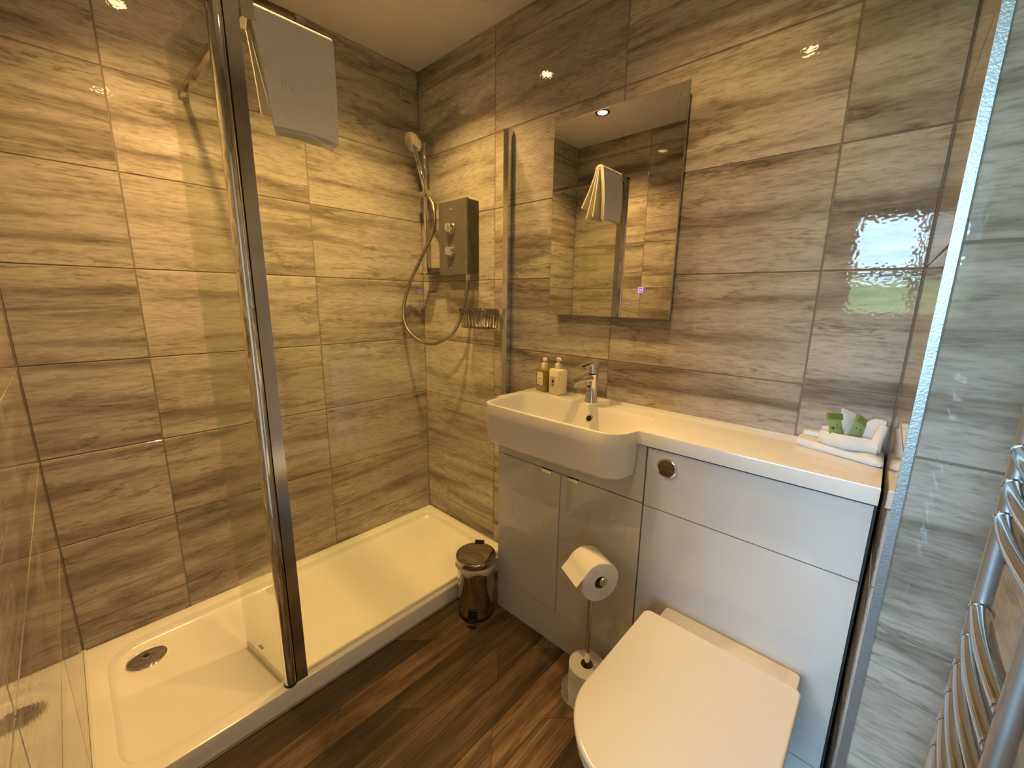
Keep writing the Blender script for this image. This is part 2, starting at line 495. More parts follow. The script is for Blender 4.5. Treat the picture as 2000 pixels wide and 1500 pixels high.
# rows run along x, 0.1 m wide; mitred ends alternate; first entry = x of one end at the row's near edge of y
rows = [(-0.675, 'A', -0.655), (-0.775, 'B', -0.913), (-0.875, 'A', -0.838), (-0.975, 'B', -0.405), (-1.075, 'A', -0.325), (-1.175, 'B', -0.631),
        (-1.275, 'A', -0.50), (-1.375, 'B', -0.25), (-1.475, 'A', -0.75), (-1.575, 'B', -0.9), (-1.675, 'A', -0.35), (-1.775, 'B', -0.6), (-1.875, 'A', -0.8), (-1.975, 'B', -0.5)]
PLK = 0.74
rows.insert(0, (-0.575, 'B', -0.3))
for y, kind, x0 in rows:
    s = 0.1 if kind == 'A' else -0.1
    for k in range(-3, 4):
        a = x0 + k * PLK; b = a + PLK; g = 0.0007
        poly = [(a + g, y - g), (a + s + g, y - 0.1 + g), (b + s - g, y - 0.1 + g), (b - g, y - g)]
        for ax, v, kl in ((0, XL, False), (0, 0.0, True), (1, YD, False), (1, -0.6, True)):
            poly = clip(poly, ax, v, kl)
            if len(poly) < 3: break
        if len(poly) < 3: continue
        bm = BM(); prism(bm, poly, -0.004, 0.0)
        me_o = obj('plank', bm, 'wood', parent=floor)
        cx = sum(p[0] for p in poly) / len(poly); cyy = y - 0.05
        for v in me_o.data.vertices: v.co.x -= cx; v.co.y -= cyy
        me_o.location = (cx, cyy, 0)

# ------------------------------------------------------------------ window, doorway, outdoors
door = struct(bpy.data.objects.new('door_1', None)); COL.objects.link(door); door.location = (XL - 0.08, (DY0 + DY1) / 2, 0)
for a in ((DY1 - 0.012, DY1 - 0.0002, 0, DZ), (DY0 + 0.0005, DY0 + 0.010, 0, DZ), (DY0 + 0.010, DY1 - 0.012, DZ - 0.012, DZ - 0.0002)):
    bm = BM(); box(bm, XL - 0.165, XL - 0.002, *a); obj('door_frame', bm, 'white_paint', door, bevel=0.002)
bm = BM(); box(bm, -1.440, -1.010, -2.036, -2.004, 0.006, 1.975); lf = obj('door_leaf', bm, 'white_paint', door, bevel=0.002); lf['label'] = 'white door leaf standing open against the wall'
bm = BM(); cyl(bm, (-1.06, -2.004, 0.98), (-1.06, -1.972, 0.98), 0.008, n=16); tube(bm, [(-1.06, -1.974, 0.98), (-1.10, -1.974, 0.98), (-1.15, -1.976, 0.98)], 0.008, n=12); obj('door_handle', bm, 'chrome_soft', lf, smooth=50)

# room beyond the doorway, with its window
RX0, RX1, RY0, RY1, RH = -3.80, XL - 0.16, -3.2, -0.5, 2.4
VY0, VY1, VZ0, VZ1 = -2.28, -0.75, 1.15, 2.08
bm = BM()
box(bm, RX0, RX1, RY0 - 0.08, RY0, 0, RH); box(bm, RX0, RX1, RY1, RY1 + 0.08, 0, RH)
box(bm, RX0 - 0.12, RX0, RY0, VY0, 0, RH); box(bm, RX0 - 0.12, RX0, VY1, RY1, 0, RH); box(bm, RX0 - 0.12, RX0, VY0, VY1, 0, VZ0); box(bm, RX0 - 0.12, RX0, VY0, VY1, VZ1, RH)
box(bm, RX1, RX1 + 0.005, RY0, YD - 0.10, 0, RH); box(bm, RX1, RX1 + 0.005, 0.0, RY1, 0, RH)
struct(obj('wall_bedroom', bm, 'hall', origin=(0, 0, 0)))
bm = BM(); box(bm, RX0 - 0.12, RX1, RY0 - 0.08, RY1 + 0.08, -0.06, 0); box(bm, RX1, XL - 0.08, DY0, DY1, -0.06, 0); struct(obj('floor_bedroom', bm, 'hallfloor', origin=(0, 0, 0)))
bm = BM(); box(bm, RX0 - 0.12, RX1, RY0 - 0.08, RY1 + 0.08, RH, RH + 0.08); struct(obj('ceiling_bedroom', bm, 'paint', origin=(0, 0, RH)))
win = struct(bpy.data.objects.new('window_1', None)); COL.objects.link(win); win.location = (RX0 - 0.06, (VY0 + VY1) / 2, VZ0)
for n, a in (('window_frame', (VY0, VY0 + 0.04, VZ0, VZ1)), ('window_frame', (VY1 - 0.04, VY1, VZ0, VZ1)), ('mullion', (-1.985, -1.935, 1.60, VZ1 - 0.04)), ('mullion', (-1.985, -1.935, VZ0 + 0.05, 1.53)), ('window_frame', (VY0 + 0.04, VY1 - 0.04, VZ1 - 0.04, VZ1)),
             ('window_sill', (VY0 + 0.04, VY1 - 0.04, VZ0, VZ0 + 0.05)), ('transom', (VY0 + 0.04, VY1 - 0.04, 1.53, 1.60))):
    bm = BM(); box(bm, RX0 - 0.085, RX0 - 0.035, *a); obj(n, bm, 'white_paint', win, bevel=0.002)
for z0, z1 in ((VZ0 + 0.05, 1.53), (1.60, VZ1 - 0.04)):
    for y0, y1 in ((VY0 + 0.04, -1.985), (-1.935, VY1 - 0.04)):
        bm = BM(); box(bm, RX0 - 0.062, RX0 - 0.058, y0, y1, z0, z1); obj('pane', bm, 'pane', win)
# grassy bank outside
bm = BM(); hl = []
for i in range(41):
    y = -24 + 1.2 * i; t_ = 0.35 * math.sin(i * 0.9) + 0.2 * math.sin(i * 2.3)
    hl.append([(-11, y, -0.25), (-13, y, 1.0 + 0.3 * t_), (-16, y, 2.05 + t_ * 0.5), (-20, y, 2.3 + t_ * 0.6), (-24, y, -0.25)])
loft(bm, hl, closed=False); struct(obj('bank', bm, 'grass', smooth=80, origin=(-16, 0, -0.25)))
bm = BM(); box(bm, -60, -4.4, -50, 50, -0.35, -0.25); struct(obj('ground', bm, 'grass', origin=(-30, 0, -0.25)))
# light portal: it only tells the sampler where the opening is
ld = bpy.data.lights.new('window_portal', 'AREA'); ld.shape = 'RECTANGLE'; ld.size = VZ1 - VZ0; ld.size_y = VY1 - VY0
ld.cycles.is_portal = True
po = bpy.data.objects.new('window_portal', ld); COL.objects.link(po); po.location = (RX0 - 0.11, (VY0 + VY1) / 2, (VZ0 + VZ1) / 2)
po.rotation_euler = (0, -PI / 2, 0)

# ------------------------------------------------------------------ downlights
def downlight(x, y, label, dim=1.0):
    t = thing('downlight', label, 'ceiling light', (x, y, H), 'recessed ceiling downlights')
    bm = BM(); lathe(bm, (x, y, H), [(0.030, 0.0), (0.030, -0.003), (0.033, -0.006), (0.041, -0.006), (0.044, -0.002), (0.044, 0.0)], n=36)
    obj('bezel', bm, 'bezel', t, smooth=40)
    bm = BM(); lathe(bm, (x, y, H), [(0.027, -0.0005), (0.027, -0.004), (0.022, -0.0065)], n=32)
    obj('lens', bm, 'lamp', t, smooth=40)
    ld = bpy.data.lights.new('downlight_beam', 'SPOT'); ld.energy = LAMP_W * dim; ld.color = LAMP_COL
    ld.spot_size = R(122); ld.spot_blend = 1.0; ld.shadow_soft_size = 0.022
    o = bpy.data.objects.new('downlight_beam', ld); COL.objects.link(o); o.parent = t; o.location = (0, 0, -0.03)
downlight(-0.43, -0.465, 'recessed downlight over the shower near the electric shower unit')
downlight(-1.04, -0.45, 'recessed downlight over the drain end of the shower')
downlight(-1.03, -1.45, 'recessed downlight over the open floor by the left wall', 0.17)
downlight(-0.43, -1.45, 'recessed downlight in front of the basin and toilet', 0.38)

# ------------------------------------------------------------------ shower tray
tray = thing('shower_tray', 'low white rectangular shower tray along the back wall', 'shower tray', (XL / 2, -0.333, 0))
TX0, TX1, TY0, TY1 = XL + 0.001, -0.001, -0.665, -0.001
def tl(dx, r): return rrect(TX0 + dx, TX1 - dx, TY0 + dx, TY1 - dx, r, k=10, es=6)
ins = lambda d, rl, z: at_z(rrect(TX0 + 0.045 + d, TX1 - 0.045 - d, TY0 + 0.042 + d, TY1 - 0.05 - d, [rl * 0.55, rl * 0.55, rl, rl * 0.8], k=10, es=6), z)
bm = BM()
loft(bm, [at_z(tl(0, 0.004), 0.0), at_z(tl(0, 0.004), TRAY - 0.006), at_z(tl(0.0015, 0.005), TRAY - 0.002), at_z(tl(0.006, 0.006), TRAY),
          ins(0, 0.11, TRAY), ins(0.004, 0.11, TRAY - 0.002), ins(0.012, 0.10, 0.052), ins(0.022, 0.09, 0.044), ins(0.05, 0.08, 0.0405), ins(0.2, 0.05, 0.038)], cap0=True, cap1=True)
obj('tray_body', bm, 'acrylic', tray, smooth=35)
DRX, DRY = -1.316, -0.155
bm = BM(); lathe(bm, (DRX, DRY, 0.039), [(0.056, 0), (0.056, 0.006), (0.050, 0.010), (0.02, 0.0125), (0.0001, 0.0128)], n=48)
dr = obj('drain_cover', bm, 'chrome', tray, smooth=40); dr['label'] = 'chrome drain cover'
bm = BM(); lathe(bm, (DRX, DRY, 0.051), [(0.0085, 0), (0.0095, 0.0018), (0.013, 0.002), (0.0135, 0)], n=32); obj('drain_ring', bm, 'chrome_soft', dr, smooth=40)
bm = BM(); lathe(bm, (DRX, DRY, 0.051), [(0.0075, 0), (0.0075, 0.002), (0.004, 0.003)], n=24); obj('drain_screw', bm, 'dark', dr, smooth=40)
# joint strip between tray and floor
bm = BM(); box(bm, XL + 0.002, -0.002, -0.676, -0.6655, 0.0, 0.0065)
struct(obj('trim_2', bm, 'steel', bevel=0.001, bseg=1, origin=(-0.7, -0.67, 0)))
bm = BM(); box(bm, XL + 0.0005, XL + 0.006, -0.664, -0.001, TRAY + 0.0002, TRAY + 0.004); struct(obj('trim_3', bm, 'silicone', origin=(XL, -0.33, TRAY)))

# ------------------------------------------------------------------ shower screen
scr = thing('shower_screen', 'fixed glass shower panel with chrome post and hinged return panel', 'shower screen', (-0.5, -0.64, TRAY))
bm = BM(); box(bm, -0.972, -0.012, -0.639, -0.633, TRAY + 0.004, GT); obj('glass_panel', bm, 'glass_front', scr)
bm = BM(); box(bm, -0.030, -0.0015, -0.650, -0.622, TRAY + 0.001, GT); ch = obj('wall_channel', bm, 'chrome_soft', scr, bevel=0.003)
bm = BM(); box(bm, -0.972, -0.03, -0.644, -0.628, TRAY + 0.0005, TRAY + 0.006); obj('bottom_seal', bm, 'seal', scr, bevel=0.001, bseg=1)
PXA, PXB = -1.000, -0.968
bm = BM(); box(bm, PXA, PXB, -0.660, -0.628, TRAY + 0.001, GT + 0.012); obj('post', bm, 'chrome_soft', scr, bevel=0.003)
bm = BM(); loft(bm, [[(-1.016 + 0.0175 * math.cos(t) , -0.648 + 0.0175 * math.sin(t), z) for t in [2 * PI * i / 28 for i in range(28)]] for z in (TRAY + 0.006, GT + 0.006)])
obj('hinge_tube', bm, 'chrome', scr, smooth=40)
for z0, z1 in ((TRAY + 0.001, TRAY + 0.0075), (GT + 0.005, GT + 0.014)):
    bm = BM(); cyl(bm, (-1.016, -0.648, z0), (-1.016, -0.648, z1), 0.0185, n=28); obj('hinge_cap', bm, 'dark', scr, smooth=40)
# return panel swings a little outwards from the post into the tray
ra = Vector((-1.020, -0.632, 0)); rb = Vector((-1.058, -0.352, 0)); rd = (rb - ra).normalized(); rn = Vector((-rd.y, rd.x, 0))
def slab(bm, a, b, t, z0, z1):
    vs = [a + rn * t, b + rn * t, b - rn * t, a - rn * t]
    prism(bm, [(v.x, v.y) for v in vs], z0, z1)
bm = BM(); slab(bm, ra, rb, 0.003, 0.062, GT); obj('return_panel', bm, 'glass_return', scr)
bm = BM(); slab(bm, ra, rb, 0.0045, 0.046, 0.062); obj('return_seal', bm, 'seal', scr)
bm = BM(); slab(bm, ra + rd * 0.16, ra + rd * 0.185, 0.0034, 0.100, 0.103); obj('glass_mark', bm, 'ink_soft', scr)
# support bar to the back wall
bm = BM(); box(bm, -0.970, -0.956, -0.655, -0.004, GT - 0.002, GT + 0.018); obj('support_bar', bm, 'steel', scr, bevel=0.002)
bm = BM(); box(bm, -0.978, -0.948, -0.010, -0.001, GT - 0.010, GT + 0.022); obj('wall_bracket', bm, 'chrome_soft', scr, bevel=0.003)
bm = BM(); box(bm, -0.964, -0.936, -0.664, -0.610, GT - 0.022, GT + 0.026); obj('glass_clamp', bm, 'chrome_soft', scr, bevel=0.003)

# ------------------------------------------------------------------ towel over the glass
tw = thing('hand_towel', 'folded white hand towel draped over the top of the shower glass', 'towel', (-0.845, -0.636, 1.70))
def towel_layer(name, off, zf, zb, x0t, x1t, x0b, x1b, flare, th, seed):
    rr = random.Random(seed)
    path = []   # (y, z, s) from front hem over the glass to back hem
    nf = 14
    for i in range(nf + 1):
        t = i / nf; path.append((-0.6395 - off - 0.006 * math.sin(PI * t) - 0.010 * (1 - t), zf + (GT + 0.004 - zf) * t))
    for a in range(1, 8):
        an = PI * a / 8; rad = 0.0036 + off; path.append((-0.636 - rad * math.cos(an), GT + 0.004 + rad * math.sin(an)))
    for i in range(nf + 1):
        t = i / nf; path.append((-0.6325 + off + flare * (t ** 1.3), GT + 0.004 + (zb - GT - 0.004) * t))
    nx = 16
    outer, inner = [], []
    loops = []
    P = path
    nrm = []
    for i in range(len(P)):
        a = P[max(i - 1, 0)]; b = P[min(i + 1, len(P) - 1)]
        d = Vector((b[0] - a[0], b[1] - a[1])).normalized(); nrm.append(Vector((-d.y, d.x)))
    for j in range(nx + 1):
        s = j / nx; lp = []
        for side in (1, -1):
            idx = range(len(P)) if side == 1 else range(len(P) - 1, -1, -1)
            for i in idx:
                y, z = P[i]; hang = max(0.0, min(1.0, (GT - z) / (GT - zf)))
                x0 = x0t + (x0b - x0t) * hang; x1 = x1t + (x1b - x1t) * hang
                x = x0 + (x1 - x0) * s
                w = 0.004 * hang * math.sin(5.0 * s + seed) + 0.0035 * hang * math.sin(11 * s + 2 * seed)
                front = y < -0.636
                yy = y + (-abs(w) if front else abs(w)) * 1.0
                n = nrm[i] * (th * side * 0.5)
                zz = z + n.y
                if hang > 0.85: zz += 0.010 * math.sin(2.6 * s + 0.4) * (hang - 0.85) / 0.15
                lp.append((x + (0.0 if front else 0.034 * hang), yy + n.x, zz))
        loops.append(lp)
    bm = BM(); loft(bm, loops)
    o = obj(name, bm, 'towel', tw, smooth=60); return o
towel_layer('outer_fold', 0.0175, 1.705, 1.775, -0.946, -0.742, -0.918, -0.752, 0.070, 0.007, 1.0)
towel_layer('middle_fold', 0.010, 1.698, 1.715, -0.944, -0.743, -0.912, -0.756, 0.040, 0.006, 2.1)
towel_layer('inner_fold', 0.0035, 1.712, 1.722, -0.943, -0.745, -0.912, -0.757, 0.010, 0.0055, 3.3)
# woven relief band: raised strokes too worn to read
bm = BM(); rr = random.Random(3)
x = -0.918
while x < -0.768:
    z = 1.800 - 0.010 * math.sin((x + 0.918) * 9); k = rr.choice((0, 1, 2))
    box(bm, x, x + 0.0035, -0.6735, -0.6690, z, z + 0.026)
    if k: box(bm, x + 0.0035, x + 0.013, -0.6735, -0.6690, z + 0.0225 * (k - 1), z + 0.0225 * (k - 1) + 0.0035)
    if k == 2: box(bm, x + 0.010, x + 0.0135, -0.6735, -0.6690, z, z + 0.024)
    x += 0.0185
rel = obj('woven_band', bm, 'towel', tw, bevel=0.001, bseg=1); rel['label'] = 'faint raised lettering band'

# ------------------------------------------------------------------ electric shower
su = thing('electric_shower', 'dark grey electric shower box with two chrome dials', 'shower unit', (-0.035, -0.34, 1.395))
bm = BM(); box(bm, -0.056, -0.001, -0.440, -0.246, 1.397, 1.716); obj('case', bm, 'grey_unit_side', su, bevel=0.006)
bm = BM(); box(bm, -0.072, -0.058, -0.440, -0.240, 1.394, 1.720); fp = obj('front_panel', bm, 'grey_unit', su, bevel=0.003)
for i in range(4):
    bm = BM(); box(bm, -0.050 + i * 0.011, -0.046 + i * 0.011, -0.4415, -0.438, 1.41, 1.705); obj('rib', bm, 'grey_unit_side', su, bevel=0.0006, bseg=1)
for z in (1.603, 1.500):
    bm = BM(); lathe(bm, (-0.072, -0.330, z), [(0.027, 0), (0.027, 0.004), (0.024, 0.006), (0.022, 0.020), (0.019, 0.023)], n=36, axis=(-1, 0, 0))
    kb = obj('dial', bm, 'chrome', su, smooth=40)
    bm = BM(); box(bm, -0.099, -0.094, -0.333, -0.327, z - 0.017, z + 0.019); obj('pointer', bm, 'chrome', kb, bevel=0.0015, bseg=1)
bm = BM(); lathe(bm, (-0.072, -0.330, 1.425), [(0.006, 0), (0.006, 0.003), (0.004, 0.004)], n=20, axis=(-1, 0, 0)); obj('button', bm, 'chrome_soft', su, smooth=40)
bm = BM(); box(bm, -0.0735, -0.072, -0.338, -0.322, 1.681, 1.686); obj('badge', bm, 'silver_print', su)
bm = BM(); cyl(bm, (-0.036, -0.405, 1.398), (-0.036, -0.405, 1.368), 0.011, n=20); obj('outlet', bm, 'chrome', su, smooth=40)

# ------------------------------------------------------------------ riser rail
RX, RY = -0.050, -0.108
rl = thing('riser_rail', 'chrome shower riser rail on the tiles left of the electric shower', 'shower rail', (RX, RY, 1.41))
bm = BM(); cyl(bm, (RX, RY, 1.405), (RX, RY, 2.055), 0.0095, n=20); obj('rail', bm, 'chrome', rl, smooth=40)
for z, dz in ((2.028, 0.022), (1.425, 0.012)):
    bm = BM(); box(bm, RX - 0.012, -0.001, RY - 0.016, RY + 0.016, z - dz, z + dz); obj('rail_bracket', bm, 'chrome_soft', rl, bevel=0.004)
bm = BM(); box(bm, RX - 0.020, RX + 0.018, RY - 0.050, RY + 0.040, 1.765, 1.792); sl = obj('slider', bm, 'chrome_soft', rl, bevel=0.006)
bm = BM(); lathe(bm, (RX, RY + 0.040, 1.778), [(0.012, 0), (0.013, 0.012), (0.010, 0.016)], n=20, axis=(0, 1, 0)); obj('slider_knob', bm, 'chrome', sl, smooth=40)
bm = BM(); box(bm, -0.052, -0.001, -0.245, -0.118, 1.408, 1.432); obj('soap_shelf', bm, 'grey_unit_side', rl, bevel=0.003)
bm = BM(); box(bm, -0.090, -0.020, -0.150, -0.075, 1.400, 1.406); obj('hose_ring', bm, 'chrome_soft', rl, bevel=0.0025)

# ------------------------------------------------------------------ handset with hose
hs = thing('shower_handset', 'chrome hand shower with grey hose looping down from the slider', 'shower head', (-0.075, -0.150, 1.77))
hb = Vector((-0.075, -0.150, 1.775)); ht = Vector((-0.115, -0.120, 1.985))
bm = BM(); tube(bm, catmull([hb, hb.lerp(ht, 0.35), hb.lerp(ht, 0.75), ht]), 0.010, n=16, radii=None); obj('handle', bm, 'chrome', hs, smooth=50)
bm = BM(); cyl(bm, hb + Vector((0, 0, -0.004)), hb + (ht - hb) * 0.10, 0.0145, 0.0125, n=20); obj('cone_nut', bm, 'chrome_soft', hs, smooth=40)
hd = Vector((-0.80, -0.15, -0.58)).normalized()
hc = Vector((-0.110, -0.118, 2.005))
bm = BM(); lathe(bm, hc, [(0.012, -0.020), (0.030, -0.012), (0.043, 0.002), (0.046, 0.012), (0.044, 0.018)], n=40, axis=hd); sh = obj('spray_head', bm, 'chrome', hs, smooth=50)
bm = BM(); lathe(bm, hc, [(0.040, 0.0178), (0.040, 0.0195), (0.036, 0.0205)], n=40, axis=hd); obj('spray_plate', bm, 'chrome_soft', sh, smooth=40)
hose = [(-0.075, -0.150, 1.770), (-0.085, -0.215, 1.715), (-0.085, -0.218, 1.610), (-0.100, -0.140, 1.490), (-0.125, -0.050, 1.345), (-0.150, -0.032, 1.212),
        (-0.150, -0.080, 1.112), (-0.130, -0.225, 1.062), (-0.090, -0.338, 1.112), (-0.055, -0.372, 1.198), (-0.042, -0.392, 1.290), (-0.036, -0.405, 1.372)]
bm = BM(); tube(bm, catmull(hose, 14), 0.0084, n=12); ho = obj('hose', bm, 'hose', hs, smooth=60); ho['label'] = 'flexible steel hose'

# ------------------------------------------------------------------ wire basket
bk = thing('wire_basket', 'small chrome wire soap basket on the shower wall beside the glass', 'basket', (-0.05, -0.48, 1.15))
BX0, BX1, BY0, BY1, BZ0, BZ1 = -0.105, -0.006, -0.585, -0.405, 1.155, 1.238
def ring(z, i, r, name):
    pts = [(x, y, z) for x, y in rrect(BX0 + i, BX1 - i * 0.2, BY0 + i, BY1 - i, 0.02, k=5, es=3)]
    pts.append(pts[0]); bm = BM(); tube(bm, pts, r, n=8); obj(name, bm, 'wire', bk, smooth=60)
ring(BZ1, 0, 0.003, 'rim'); ring(BZ1 - 0.016, 0.002, 0.0018, 'rim'); ring(BZ0, 0.012, 0.0022, 'rim')
def wire(pts):
    bm = BM(); tube(bm, pts, 0.0021, n=6); obj('wire', bm, 'wire', bk, smooth=60)
nw = 13
for i in range(nw):
    y = BY0 + 0.018 + (BY1 - BY0 - 0.036) * i / (nw - 1)
    yb = BY0 + 0.026 + (BY1 - BY0 - 0.052) * i / (nw - 1)
    wire([(BX0, y, BZ1), (BX0 + 0.012, yb, BZ0), (BX1 - 0.003, yb, BZ0), (BX1, y, BZ1)])
for s, yy in ((1, BY0), (-1, BY1)):
    for k in range(5):
        x = BX0 + 0.02 + 0.018 * k; wire([(x, yy, BZ1), (x, yy + s * 0.012, BZ0)])
bm = BM(); box(bm, -0.006, -0.001, -0.52, -0.47, 1.20, 1.235); obj('fixing_plate', bm, 'chrome_soft', bk, bevel=0.001, bseg=1)

# ------------------------------------------------------------------ sticker on the back wall
lb = thing('wall_sticker', 'small printed sticker on the back wall tiles under the ceiling corner', 'sticker', (-0.065, -0.001, 2.22))
bm = BM(); box(bm, -0.103, -0.028, -0.0016, -0.0004, 2.226, 2.262); obj('backing', bm, 'silver_print', lb)
for z in (2.232, 2.239, 2.246, 2.253):
    bm = BM(); box(bm, -0.096, -0.036, -0.0022, -0.0016, z, z + 0.003); obj('print_line', bm, 'ink_soft', lb)
bm = BM(); box(bm, -0.084, -0.048, -0.0022, -0.0004, 2.212, 2.216); obj('print_bar', bm, 'ink', lb)

# ------------------------------------------------------------------ mirror
MY0, MY1, MZ0, MZ1 = -1.368, -0.880, 1.228, 1.912
mi = thing('bathroom_mirror', 'frameless rectangular wall mirror with blue touch light above the basin', 'mirror', (-0.015, (MY0 + MY1) / 2, MZ0))
bm = BM(); box(bm, -0.024, -0.001, MY0 + 0.012, MY1 - 0.012, MZ0 + 0.012, MZ1 - 0.012); obj('back_box', bm, 'mirror_edge', mi)
bm = BM(); box(bm, -0.029, -0.0245, MY0, MY1, MZ0, MZ1); obj('glass_plate', bm, 'mirror_edge', mi, bevel=0.001, bseg=1)
bm = BM(); box(bm, -0.0300, -0.0290, MY0 + 0.0025, MY1 - 0.0025, MZ0 + 0.0025, MZ1 - 0.0025); obj('mirror_face', bm, 'mirror', mi)
ts = (-1.262, 1.322)
bm = BM()
for a in ((-0.0085, -0.0065, -0.0085, 0.0085), (0.0065, 0.0085, -0.0085, 0.0085), (-0.0065, 0.0065, 0.0065, 0.0085), (-0.0065, 0.0065, -0.0085, -0.0065), (-0.0028, 0.0028, -0.0028, 0.0028)):
    box(bm, -0.0304, -0.0298, ts[0] + a[0], ts[0] + a[1], ts[1] + a[2], ts[1] + a[3])
tch = obj('touch_light', bm, 'led', mi); tch['label'] = 'glowing blue square touch sensor'

# ------------------------------------------------------------------ cabinets
FX = -0.250     # door faces
vc = thing('vanity_cabinet', 'light grey gloss two-door cabinet under the basin', 'cabinet', (-0.12, -1.125, 0))
CY0, CY1 = -1.4265, -0.823
bm = BM(); box(bm, FX + 0.018, -0.002, CY0 + 0.001, CY1 - 0.001, 0.002, 0.770); obj('carcass', bm, 'carcass', vc)
bm = BM(); box(bm, FX, FX + 0.0178, CY0 + 0.0015, CY1, 0.6965, 0.8745); obj('fascia', bm, 'cab', vc, bevel=0.0012)
bm = BM(); box(bm, FX + 0.0005, FX + 0.0178, CY0 + 0.0015, CY1, 0.001, 0.1385); obj('plinth', bm, 'cab', vc, bevel=0.0012)
bm = BM(); box(bm, FX + 0.018, -0.003, CY1 - 0.0008, CY1, 0.002, 0.770); obj('side_panel', bm, 'cab', vc)
for y0, y1, hy in ((-1.1235, CY1, -1.065), (CY0 + 0.0015, -1.1265, -1.176)):
    bm = BM(); box(bm, FX, FX + 0.0178, y0, y1, 0.1405, 0.6930); d = obj('door', bm, 'cab', vc, bevel=0.0012)
    bm = BM(); box(bm, FX - 0.0035, FX + 0.012, hy - 0.021, hy + 0.021, 0.6932, 0.6955); box(bm, FX - 0.0035, FX - 0.0006, hy - 0.021, hy + 0.021, 0.681, 0.6955)
    h = obj('handle', bm, 'chrome_soft', d); h['label'] = 'slim chrome edge pull'

wc = thing('cistern_cabinet', 'light grey gloss boxed cistern unit behind the toilet', 'cabinet', (-0.12, -1.67, 0))
WY_0, WY_1 = -1.9265, -1.4295
bm = BM(); box(bm, FX + 0.018, -0.002, -1.9320, WY_1 - 0.001, 0.002, 0.876); obj('carcass', bm, 'carcass', wc)
for n, z0, z1 in (('flush_panel', 0.6935, 0.8720), ('lower_panel', 0.1700, 0.6905), ('plinth', 0.001, 0.1670)):
    bm = BM(); box(bm, FX, FX + 0.0178, WY_0, WY_1, z0, z1); obj(n, bm, 'cab', wc, bevel=0.0012)
fy, fz = -1.4885, 0.8265
bm = BM(); lathe(bm, (FX, fy, fz), [(0.0285, 0), (0.0285, 0.004), (0.026, 0.006), (0.023, 0.006), (0.0225, 0.003)], n=40, axis=(-1, 0, 0)); fb = obj('flush_button', bm, 'chrome', wc, smooth=40)
for s in (1, -1):
    bm = BM(); lp = [(fy + 0.0218 * math.cos(t) * 1.0, fz + 0.0008 * s + s * 0.0210 * math.sin(t)) for t in [PI * i / 16 for i in range(17)]]
    loft(bm, [[(FX - 0.002, a, b) for a, b in lp], [(FX - 0.0065, a, b) for a, b in lp]]); obj('button_half', bm, 'steel', fb, bevel=0.001, bseg=1)

# ------------------------------------------------------------------ worktop with basin
WT = 0.917
wt = thing('basin_worktop', 'white moulded worktop with a deep semi-recessed basin', 'basin', (-0.13, -1.37, 0.877))
def arc(cx, cy_, r, a0, a1, n=10): return [(cx + r * math.cos(a0 + (a1 - a0) * i / n), cy_ + r * math.sin(a0 + (a1 - a0) * i / n)) for i in range(n + 1)]
bulge = []
bulge += [(-0.250, -0.828)]
bulge += arc(-0.300, -0.880, 0.052, PI / 2, PI, 12)
nb_ = 14
for i in range(1, nb_):
    t = i / nb_; bulge.append((-0.352 - 0.010 * math.sin(PI * (0.25 + 0.75 * t)) * t ** 0.5, -0.880 + (-1.318 + 0.880) * t))
bulge += arc(-0.276, -1.318, 0.0760, PI, PI + PI * 0.44, 12)
bulge += [(-0.2585, -1.3985)]
outline = [(-0.0015, -0.806), (-0.246, -0.806)] + bulge + [(-0.2555, -1.405), (-0.2550, -1.9315), (-0.0015, -1.9315)]
def inset(poly, d):
    n = len(poly); out = []
    area = sum(poly[i][0] * poly[(i + 1) % n][1] - poly[(i + 1) % n][0] * poly[i][1] for i in range(n))
    sg = 1 if area > 0 else -1
    for i in range(n):
        p, a, b = Vector(poly[i]), Vector(poly[i - 1]), Vector(poly[(i + 1) % n])
        e1 = (p - a).normalized(); e2 = (b - p).normalized()
        n1 = Vector((-e1.y, e1.x)) * sg; n2 = Vector((-e2.y, e2.x)) * sg
        m = (n1 + n2); m = m.normalized() if m.length > 1e-6 else n1
        k = d / max(0.35, m.dot(n1)); out.append((p.x + m.x * k, p.y + m.y * k))
    return out
top = inset(outline, 0.0035)
IB = (-0.345, -0.108, -1.386, -0.846)
opening = rrect(IB[0], IB[1], IB[2], IB[3], [0.018, 0.045, 0.048, 0.062], k=8, es=8)
bm = BM()
vo0 = [bm.verts.new((x, y, WT - 0.040)) for x, y in outline]
vo1 = [bm.verts.new((x, y, WT - 0.0035)) for x, y in outline]
vo2 = [bm.verts.new((x, y, WT - 0.001)) for x, y in inset(outline, 0.001)]
vo3 = [bm.verts.new((x, y, WT)) for x, y in top]
n = len(outline)
for a, b in ((vo0, vo1), (vo1, vo2), (vo2, vo3)):
    for i in range(n):
        j = (i + 1) % n; bm.faces.new((a[i], a[j], b[j], b[i]))
e_out = [bm.edges.get((vo3[i], vo3[(i + 1) % n])) for i in range(n)]
vi = [bm.verts.new((x, y, WT)) for x, y in opening]
m_ = len(vi)
e_in = [bm.edges.new((vi[i], vi[(i + 1) % m_])) for i in range(m_)]
bmesh.ops.triangle_fill(bm, edges=e_out + e_in, use_beauty=True, use_dissolve=False)
def bowl(l, r_, f, b, rad, z): return at_z(rrect(IB[0] + f, IB[1] - b, IB[2] + r_, IB[3] - l, rad, k=8, es=8), z)
prev = vi
